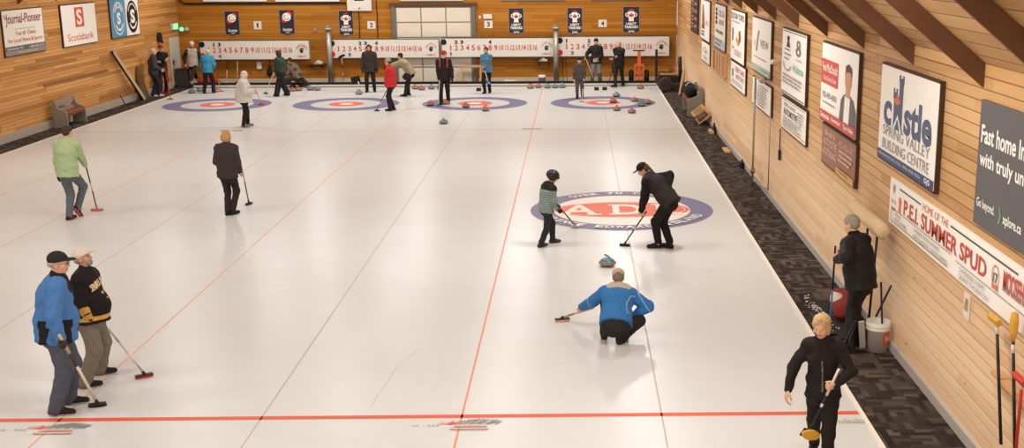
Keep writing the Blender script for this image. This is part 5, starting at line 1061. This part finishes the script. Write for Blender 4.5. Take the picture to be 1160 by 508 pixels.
# 3 centre
def c_kid(V, m, F):
    v = (V-F['P'])@F['td']; m = m.copy(); b = (m < 2) & (v > .265*F['H']); m[b & (((V-F['N'])@F['fr']) < .5)] = 3; k = (m < 2) & (np.sin(v*150) > .55); m[k] = 4; return m
person('child in black helmet and grey-green striped puffer jacket sweeping', ((612.5, 280.5), (626, 275.5)), 1.30, 62, (140, 158, 154), (44, 46, 50), 'c', (70, 56, 46), (52, 42, 36), lean=(6, 0), rh=('px', 635, 240, -.02), rgrip=onY(631, 232, 7.55)-flz(651.5, 258.5), lh=('px', 632.5, 234.5, .10), lgrip=onY(631, 232, 7.55)-flz(651.5, 258.5), hd=(18, 22), hat=('helmet', BK, BK), gloves=(34, 31, 31), bulk=.03, baggy=.012, hood='down', collar=(44, 38, 36), topmats=[(112, 126, 124)], colour=c_kid, toes=(-10, 14), res=.0095)
def c_bend(V, m, F):
    v = (V-F['P'])@F['td']; u = (V-F['P'])@F['sr']; m = m.copy(); w = (V-F['P'])@F['fr']; m[(np.abs(v+.02) < .007) & (np.abs(u-.09) < .06) & (w < 0) & (m == 0)] = 4; return m
person('person in black vest, cap and trousers bending to sweep, one hand on hip', ((745.5, 281), (758.5, 281.5))[::-1], 1.71, -64, (46, 41, 39), (32, 29, 28), 'a', (34, 31, 30), (34, 31, 30), pel=(.0, -.10, .505), lean=(44, 4), lh=('px', 727, 249.5, .02), lgrip=onY(733, 239, 7.62)-flz(708, 279), rh=('px', 757.5, 213, .0), rpole=(1., -.1, .9), hd=(-22, 34), hair='tail', hcol=(96, 62, 44), hat=('cap', BK, BK), bulk=.036, baggy=.016, width=1.06, sleeve=(30, 27, 27), collar=(40, 44, 52), hood='down', socks=(214, 204, 194), shin=.05, topmats=[(190, 184, 176)], colour=c_bend, toes=(20, -30), res=.0095)
def c_cr(V, m, F):
    v = (V-F['P'])@F['td']; u = (V-F['P'])@F['sr']; w = (V-F['P'])@F['fr']; H = F['H']; m = m.copy(); m[(m == 0) & (w < .02) & (np.abs(u-.12-.5*(v-.12*H)**2*4) < .006) & (v > .05*H)] = 4
    for i in (0, 1):
        a, b = F['el'][i], F['wr'][i]; t = ((V-a)@(b-a))/((b-a)@(b-a)); m[(m == 1) & (np.abs(t-.05) < .02)] = 4
    return m
person('man in blue jacket and beige cap crouching on the ice, seen from behind', ((703, 389.5), (685, 386)), 1.68, -4, (54, 116, 176), (46, 40, 38), 'a', (44, 38, 38), (34, 30, 30), pel=(.03, -.13, .185), lean=(50, 8), rh=('px', 717, 358, .22), rpole=(1., -.2, -.3), lh=('px', 655.5, 352, .62), lgrip=onY(673, 349, 2.95)-flz(637, 364), lpole=(-.4, -.2, -1.),
       hd=(6, 20), hair='short', hcol=(128, 106, 88), hoodk=1.3, width=1.08, hem=-.035, hat=('cap', (186, 170, 150), (186, 170, 150)), bulk=.034, baggy=.02, hood='down', collar=(190, 178, 162), topmats=[(168, 176, 184)], colour=c_cr, kpole=((.75, .75, .5), (-.1, 1., .4)), toes=(34, -4), lift=(0, .05), fpitch=(0, 40), res=.0085)
# 4 right
person('grey-haired man in black jacket standing on the carpet, back half turned', ((962, 397), (973, 391)), 1.76, -42, (32, 29, 29), (34, 31, 31), 'a', (30, 27, 27), (30, 27, 27), lean=(9, 0), pel=(0, -.05, .52), rh=('px', 950, 284, .12), rgrip=onY(946.5, 277, 2.2)-flz(939.5, 381), lh=('px', 947, 291, -.02), lgrip=onY(946.5, 277, 2.2)-flz(939.5, 381), lpole=(-.4, -1, -.5), hd=(-6, 12), hair='short', hcol=(150, 138, 124), bulk=.036, baggy=.014, belly=.03, collar=(24, 22, 22), res=.0085)
def c_nw(V, m, F):
    u = (V-F['P'])@F['sr']; w = (V-F['P'])@F['fr']; v = (V-F['P'])@F['td']; m = m.copy(); m[(m == 0) & (np.abs(u) < .007) & (w > 0) & (v < .22*F['H']) & (v > .02)] = 4; return m
person('blonde woman in black fleece walking towards us at the lower right', ((922, 512), (936, 545)), 1.61, -163, (38, 34, 33), (36, 32, 31), 'a', (34, 31, 30), (34, 31, 30), rh=('px', 892.5, 442, -.05), lh=('px', 938, 438, -.30), lgrip=onY(951, 417, -1.74)-b9, lpole=(1., .3, .1), width=.94, hd=(14, 12), hair='swept', hcol=(190, 160, 116), bulk=.016, baggy=.010, fem=True, topmats=[(120, 112, 104)], colour=c_nw, rpole=(-.7, .8, 0), lean=(4, 2), toes=(4, 6), res=.0085)
# 5 far, left to right
person('grey-haired man in dark grey jacket beside the back left door', ((173, 110), (179.5, 109.5))[::-1], 1.74, 70, (66, 62, 62), (48, 46, 48), 'a', (206, 198, 188), (206, 198, 188), rh=(.2, .25, 1.0), lh=(-.12, .28, 1.0), hair='short', hcol=(196, 186, 172), bulk=.034, hd=(10, 0), res=FAR, baggy=.02)
person('man in red cap and black jacket with folded arms by the door', ((182.5, 106.5), (188.5, 106)), 1.80, 150, (34, 31, 32), (34, 31, 33), 'a', (150, 56, 44), (60, 40, 36), rh=(-.10, .26, 1.26), lh=(.10, .24, 1.20), hat=('cap', (128, 44, 34), (128, 44, 34)), hair='fringe', hcol=(80, 62, 50), gloves=(196, 186, 176), bulk=.03, hd=(-10, 8), res=FAR)
def c_rag(V, m, F): return m
person('man in pale grey shirt with black sleeves and white cap before the bin', ((214.5, 101.5), (226, 96.5))[::-1], 1.78, 150, (176, 164, 148), (44, 42, 42), 'b', (160, 150, 140), (120, 110, 100), sleeve=(36, 33, 33), hat=('beanie', (222, 206, 190), (222, 206, 190)), rh=(.30, .05, .95), lh=(-.28, .16, .92), lean=(4, 0), bulk=.03, hd=(0, 6), collar=(36, 33, 33), res=FAR)
person('man in turquoise jacket and black trousers, back to us', ((231.5, 106), (242, 105.5))[::-1], 1.64, 4, (58, 136, 168), (38, 34, 33), 'a', BK, BK, lean=(10, 0), rh=(.16, .26, .95), lh=(-.14, .28, .95), hair='short', hcol=(206, 178, 150), bulk=.04, belly=.03, hd=(14, 20), res=FAR, baggy=.016)
person('white-haired woman in white jacket standing on the far left rings', ((276, 144.5), (281, 142.5))[::-1], 1.66, 84, (212, 208, 202), (38, 34, 34), 'c', (150, 140, 130), (60, 52, 46), rh=('px', 289.5, 103, -.1), rgrip=onY(289, 100, 22.6)-flz(296, 119), lh=(-.12, .3, 1.02), hair='bob', hcol=(228, 218, 202), bulk=.05, belly=.08, fem=True, hd=(0, 6), res=FAR, baggy=.01, hem=.02)
person('dark-haired woman in dark green jacket walking past left scoreboard', ((313.5, 109.5), (326, 108.5)), 1.66, -66, (52, 70, 60), (34, 31, 31), 'b', BK, BK, rh=(.16, .12, .9), lh=('px', 310, 85, .0), lgrip=onY(310.5, 82, 30.4)-flz(301, 106.5), hair='long', hcol=(74, 50, 38), bulk=.03, baggy=.045, fem=True, hd=(0, 4), res=FAR)
person('squatting person in olive camouflage jacket behind the red stones', ((333, 99.5), (339, 99))[::-1], 1.7, -60, (112, 98, 76), (52, 44, 38), 'b', BK, BK, pel=(0, -.1, .24), lean=(28, 0), rh=(.1, .42, .5), lh=(-.1, .42, .5), hair='short', hcol=(46, 34, 28), bulk=.05, belly=.03, hd=(0, 18), topmats=[(70, 58, 44)], colour=lambda V, m, F: np.where((m < 2) & (np.sin(V[:, 0]*17)*np.sin(V[:, 2]*15+V[:, 1]*9) > .35), 4, m), kpole=((.3, -.2, .6), (-.5, -.4, .6)), res=FAR)
person('man in dark hooded coat standing under the second scoreboard', ((416, 104.5), (424.5, 104)), 1.76, 176, (62, 54, 48), (36, 32, 31), 'b', BK, BK, hood='up', bulk=.044, hem=.03, hd=(0, 4), res=FAR, gloves=BK, collar=(48, 42, 38))
person('person in red jacket and grey hat standing on the second rings', ((442, 126), (446, 125)), 1.71, -82, (196, 48, 48), (34, 31, 31), 'a', BK, BK, rh=(.14, .1, .92), lh=('px', 438, 104, .0), lgrip=onY(438.5, 102, 26.3)-flz(427, 126), hair='short', hcol=(60, 48, 40), hat=('beanie', (190, 186, 182), (150, 146, 142)), bulk=.034, belly=.02, fem=True, hd=(0, 6), res=FAR)
person('person in beige jacket leaning forward behind the red jacket', ((459, 109.5), (463, 108)), 1.70, -80, (160, 146, 118), (38, 35, 35), 'a', BK, BK, pel=(0, -.18, .5), lean=(34, 0), rh=(.1, .45, 1.05), lh=('px', 431, 78, -.1), gloves=BK, hair='short', hcol=(40, 32, 28), bulk=.04, hd=(0, 0), res=FAR)
def c_vest(V, m, F):
    q = V-F['N']; u = q@F['sr']; v = q@F['td']; w = q@F['fr']; m = m.copy(); m[(m < 2) & (np.abs(np.abs(u)-.13) < .02) & (v > -.26)] = 4; return m
person('man in black jacket with red shoulder stripes and red cap on third rings', ((500, 118.5), (508, 117)), 1.82, 178, (40, 36, 37), (34, 31, 31), 'c', BK, BK, rh=('px', 498.5, 94, -.12), rgrip=(0, 0, 1), hat=('cap', (178, 52, 42), BK), beard=(214, 196, 178), bulk=.036, hem=.02, topmats=[(196, 62, 50)], colour=c_vest, res=FAR, gloves=BK, hd=(0, 8))
person('woman in blue vest and black trousers under the third scoreboard', ((549.5, 106), (555, 105.5)), 1.70, 196, (70, 132, 168), (34, 31, 32), 'b', BK, BK, rh=('px', 547.5, 81, -.16), rgrip=onY(547.5, 75, 31.2)-onY(553.5, 95, 31.0), lh=(.02, .24, 1.0), hair='tail', hcol=(56, 42, 36), sleeve=(110, 112, 116), bulk=.026, fem=True, res=FAR, collar=(50, 50, 56))
def c_boy(V, m, F):
    v = (V-F['P'])@F['td']; m = m.copy(); m[(m < 2) & (np.sin(v*110) > .5)] = 4; return m
person('boy in dark grey puffer jacket and black hat on the right rings', ((654, 111.5), (659.5, 111)), 1.42, 182, (96, 90, 88), (92, 84, 80), 'a', BK, BK, rh=(.22, .12, .62), lh=('px', 661.5, 97, -.18), lgrip=(0, 0, 1), hat=('beanie', (44, 38, 36), (52, 44, 42)), bulk=.034, collar=(34, 31, 31), topmats=[(56, 52, 52)], colour=c_boy, res=FAR)
person('man in black hoodie, jeans and black hat standing behind right rings', ((671, 96.2), (680, 96)), 1.80, 186, (36, 33, 33), (108, 112, 116), 'b', (60, 52, 48), BK, rh=('px', 663, 67, -.15), rgrip=onY(660, 57, 33.95)-onY(674, 95, 33.8), lh=(-.10, .22, 1.05), hat=('beanie', (40, 36, 38), (40, 36, 38)), bulk=.036, res=FAR, baggy=.02, topmats=[(190, 176, 156)], colour=lambda V, m, F: np.where((m == 0) & (np.abs((V-F['P'])@F['sr']) < .11) & (np.abs((V-F['P'])@F['td']-.06) < .06) & ((V-F['P'])@F['fr'] > 0), 4, m))
person('grey-haired man all in black with folded arms behind right rings', ((697, 99.5), (706, 97.5)), 1.76, 214, (32, 29, 29), (32, 29, 29), 'a', BK, BK, rh=(-.06, .28, 1.18), lh=(.10, .25, 1.10), hair='short', hcol=(180, 164, 142), bulk=.036, belly=.03, res=FAR, toes=(30, -20), hd=(-8, 6))

# ------------------------------------------------------------------ bags and hanging clothes
def soft_thing(name, label, cat, c, res, parts, folds=.008):
    t = thing(name, label, cat, c)
    for nm, fn, mt in parts: S = Soft(); fn(S, np.array(c, float)); S.mesh(nm, res, [mt], t, c, folds=folds)
    return t
p = fl(233, 99.5); soft_thing('gear_bag', 'red gear bag on the walkway behind the man in turquoise jacket', 'bag', (p[0], 34.2, 0.0), .015, [('bag_body', lambda S, c: S.ecap(c+(-.28, 0, .2), c+(.28, 0, .2), (.19, .16), (.2, .16), (0, 1, 0)).cut(c+(0, 0, .012), (0, 0, -1)), cloth((170, 56, 44))), ('strap', lambda S, c: [S.cone(c+(-.2+.1*i, -.02, .38+.06*sin(pi*i/4)), c+(-.1+.1*i, -.02, .38+.06*sin(pi*(i+1)/4)), .015, .015, 0, .005) for i in range(4)], cloth(BK))])
soft_thing('gear_bag', 'black gear bag with pale strap heaped on the right bench', 'bag', (XR-.40, 25.75, .54), .014, [('bag_body', lambda S, c: S.ecap(c+(0, -.4, .17), c+(.02, .45, .2), (.19, .16), (.2, .2), (1, 0, 0)).ell(c+(-.05, .1, .33), (.16, .2, .12), k=.08).cut(c+(0, 0, .008), (0, 0, -1)), cloth((38, 35, 36))), ('strap', lambda S, c: [S.cone(c+(-.12+.06*i, -.1+.05*i, .34+.08*sin(pi*i/4)), c+(-.06+.06*i, -.05+.05*i, .34+.08*sin(pi*(i+1)/4)), .025, .025, 0, .005) for i in range(4)], cloth((196, 186, 172)))])
soft_thing('duffel_bag', 'red and white bag slumped behind the grey-haired man', 'bag', (2.88, 3.75, .001), .012, [('bag_body', lambda S, c: S.ecap(c+(-.05, -.38, .13), c+(.05, .32, .14), (.16, .13), (.17, .14), (1, 0, 0)).cut(c+(0, 0, .006), (0, 0, -1)), cloth((128, 46, 38))), ('flap', lambda S, c: S.ell(c+(-.08, .0, .2), (.1, .2, .09), k=.02), cloth((206, 194, 180)))])
p = onY(305, 77, YB-.1); soft_thing('hanging_bag', 'black drawstring bag hanging on the back wall beside the dispenser', 'bag', (p[0], YB-.1, p[2]-.3), .014, [('bag_body', lambda S, c: S.ell(c+(0, 0, .12), (.11, .075, .15), k=.02).ell(c+(.02, 0, .28), (.07, .05, .12), k=.05), cloth((34, 31, 31))), ('strap', lambda S, c: S.cone(c+(0, .02, .3), c+(.03, .06, .62), .014, .012, 0, .01), cloth(BK))])
p = onX(182, 43, XL+.12); soft_thing('hung_coat', 'black coat hanging on the left wall above the two men', 'coat', (XL+.1, p[1], p[2]-.3), .016, [('coat', lambda S, c: S.ecap(c+(0, 0, .2), c+(0, 0, .45), (.12, .07), (.09, .06), (0, 1, 0)).cone(c+(0, -.08, .44), c+(.02, -.14, .2), .045, .04).cone(c+(0, .08, .44), c+(.02, .13, .12), .045, .04), cloth((40, 36, 36))), ('hook', lambda S, c: S.cone(c+(-.07, 0, .5), c+(0, 0, .47), .02, .02), M_dsteel)])
p = fl(577.6, 97); soft_thing('cloth_heap', 'white cloth heaped on the walkway right of the woman in blue vest', 'cloth', (p[0], 34.4, 0.0), .014, [('cloth', lambda S, c: S.ecap(c+(-.3, 0, .05), c+(.3, .02, .06), (.12, .07), (.13, .06), (0, 1, 0)).ell(c+(-.12, 0, .13), (.14, .1, .07), k=.05).ell(c+(.15, .02, .12), (.1, .09, .06), k=.05).cut(c+(0, 0, .004), (0, 0, -1)), cloth((206, 190, 170)))])
p = onY(462, 84, 31.0); soft_thing('shoulder_bag', 'black shoulder bag carried by the person in beige jacket', 'bag', (p[0]+.05, fl(461, 109)[1]-.28, p[2]-.15), .014, [('bag_body', lambda S, c: S.ell(c+(0, 0, .12), (.16, .07, .13), k=.02), cloth((36, 34, 38)))])
# ------------------------------------------------------------------ light and camera
def lamp(x, y, z, sx, sy, p, col):
    d = bpy.data.lights.new('hall_lamp', 'AREA'); d.shape = 'RECTANGLE'; d.size = sx; d.size_y = sy; d.energy = p; d.color = col
    o = bpy.data.objects.new('hall_lamp', d); C.objects.link(o); o.location = (x, y, z)
WARM = (1., .985, .965)
for x in (-14.2, -10.8, -7.0, -3.0, .6):
    for y in (-9, -1., 7.5, 16., 24.5, 31.5):
        z = 6.3 if -13 < x < -.5 else 5.6
        e = {-9: 84, -1.: 88, 7.5: 94, 16.: 98, 24.5: 116, 31.5: 165}[y]*({.6: 1.75, -3.: 1.1, -7.: .85, -10.8: .98, -14.2: 1.1}[x] if y < 20 else (.62 if x == -14.2 else 1.))
        lamp(x, y, z, .35, 1.3, e, WARM)
d = bpy.data.lights.new('fill_light', 'AREA'); d.shape = 'RECTANGLE'; d.size = 15; d.size_y = 2.2; d.energy = 520; d.color = (1., .96, .9)
o = bpy.data.objects.new('fill_light', d); C.objects.link(o); o.location = (-6.8, Y0+.1, 4.9); o.rotation_euler = (rad(84), 0, 0)   # added soft fill behind the camera, brightens surfaces that face it
w = bpy.data.worlds.new('world'); bpy.context.scene.world = w; w.use_nodes = True
w.node_tree.nodes['Background'].inputs[0].default_value = (.9, .72, .55, 1); w.node_tree.nodes['Background'].inputs[1].default_value = .25
cd = bpy.data.cameras.new('camera'); cam = bpy.data.objects.new('camera', cd); C.objects.link(cam)
from mathutils import Matrix
cd.sensor_width = 36.; cd.lens = FOC/1160*36.; cd.shift_x = -(PX-580)/1160; cd.shift_y = 0.; cd.clip_end = 200
cam.matrix_world = Matrix(((R2[0], U2[0], -_F[0], CAM[0]), (R2[1], U2[1], -_F[1], CAM[1]), (R2[2], U2[2], -_F[2], CAM[2]), (0, 0, 0, 1)))
sc = bpy.context.scene; sc.camera = cam
sc.view_settings.view_transform = 'Standard'; sc.view_settings.look = 'None'; sc.view_settings.exposure = 0.; sc.view_settings.gamma = 1.
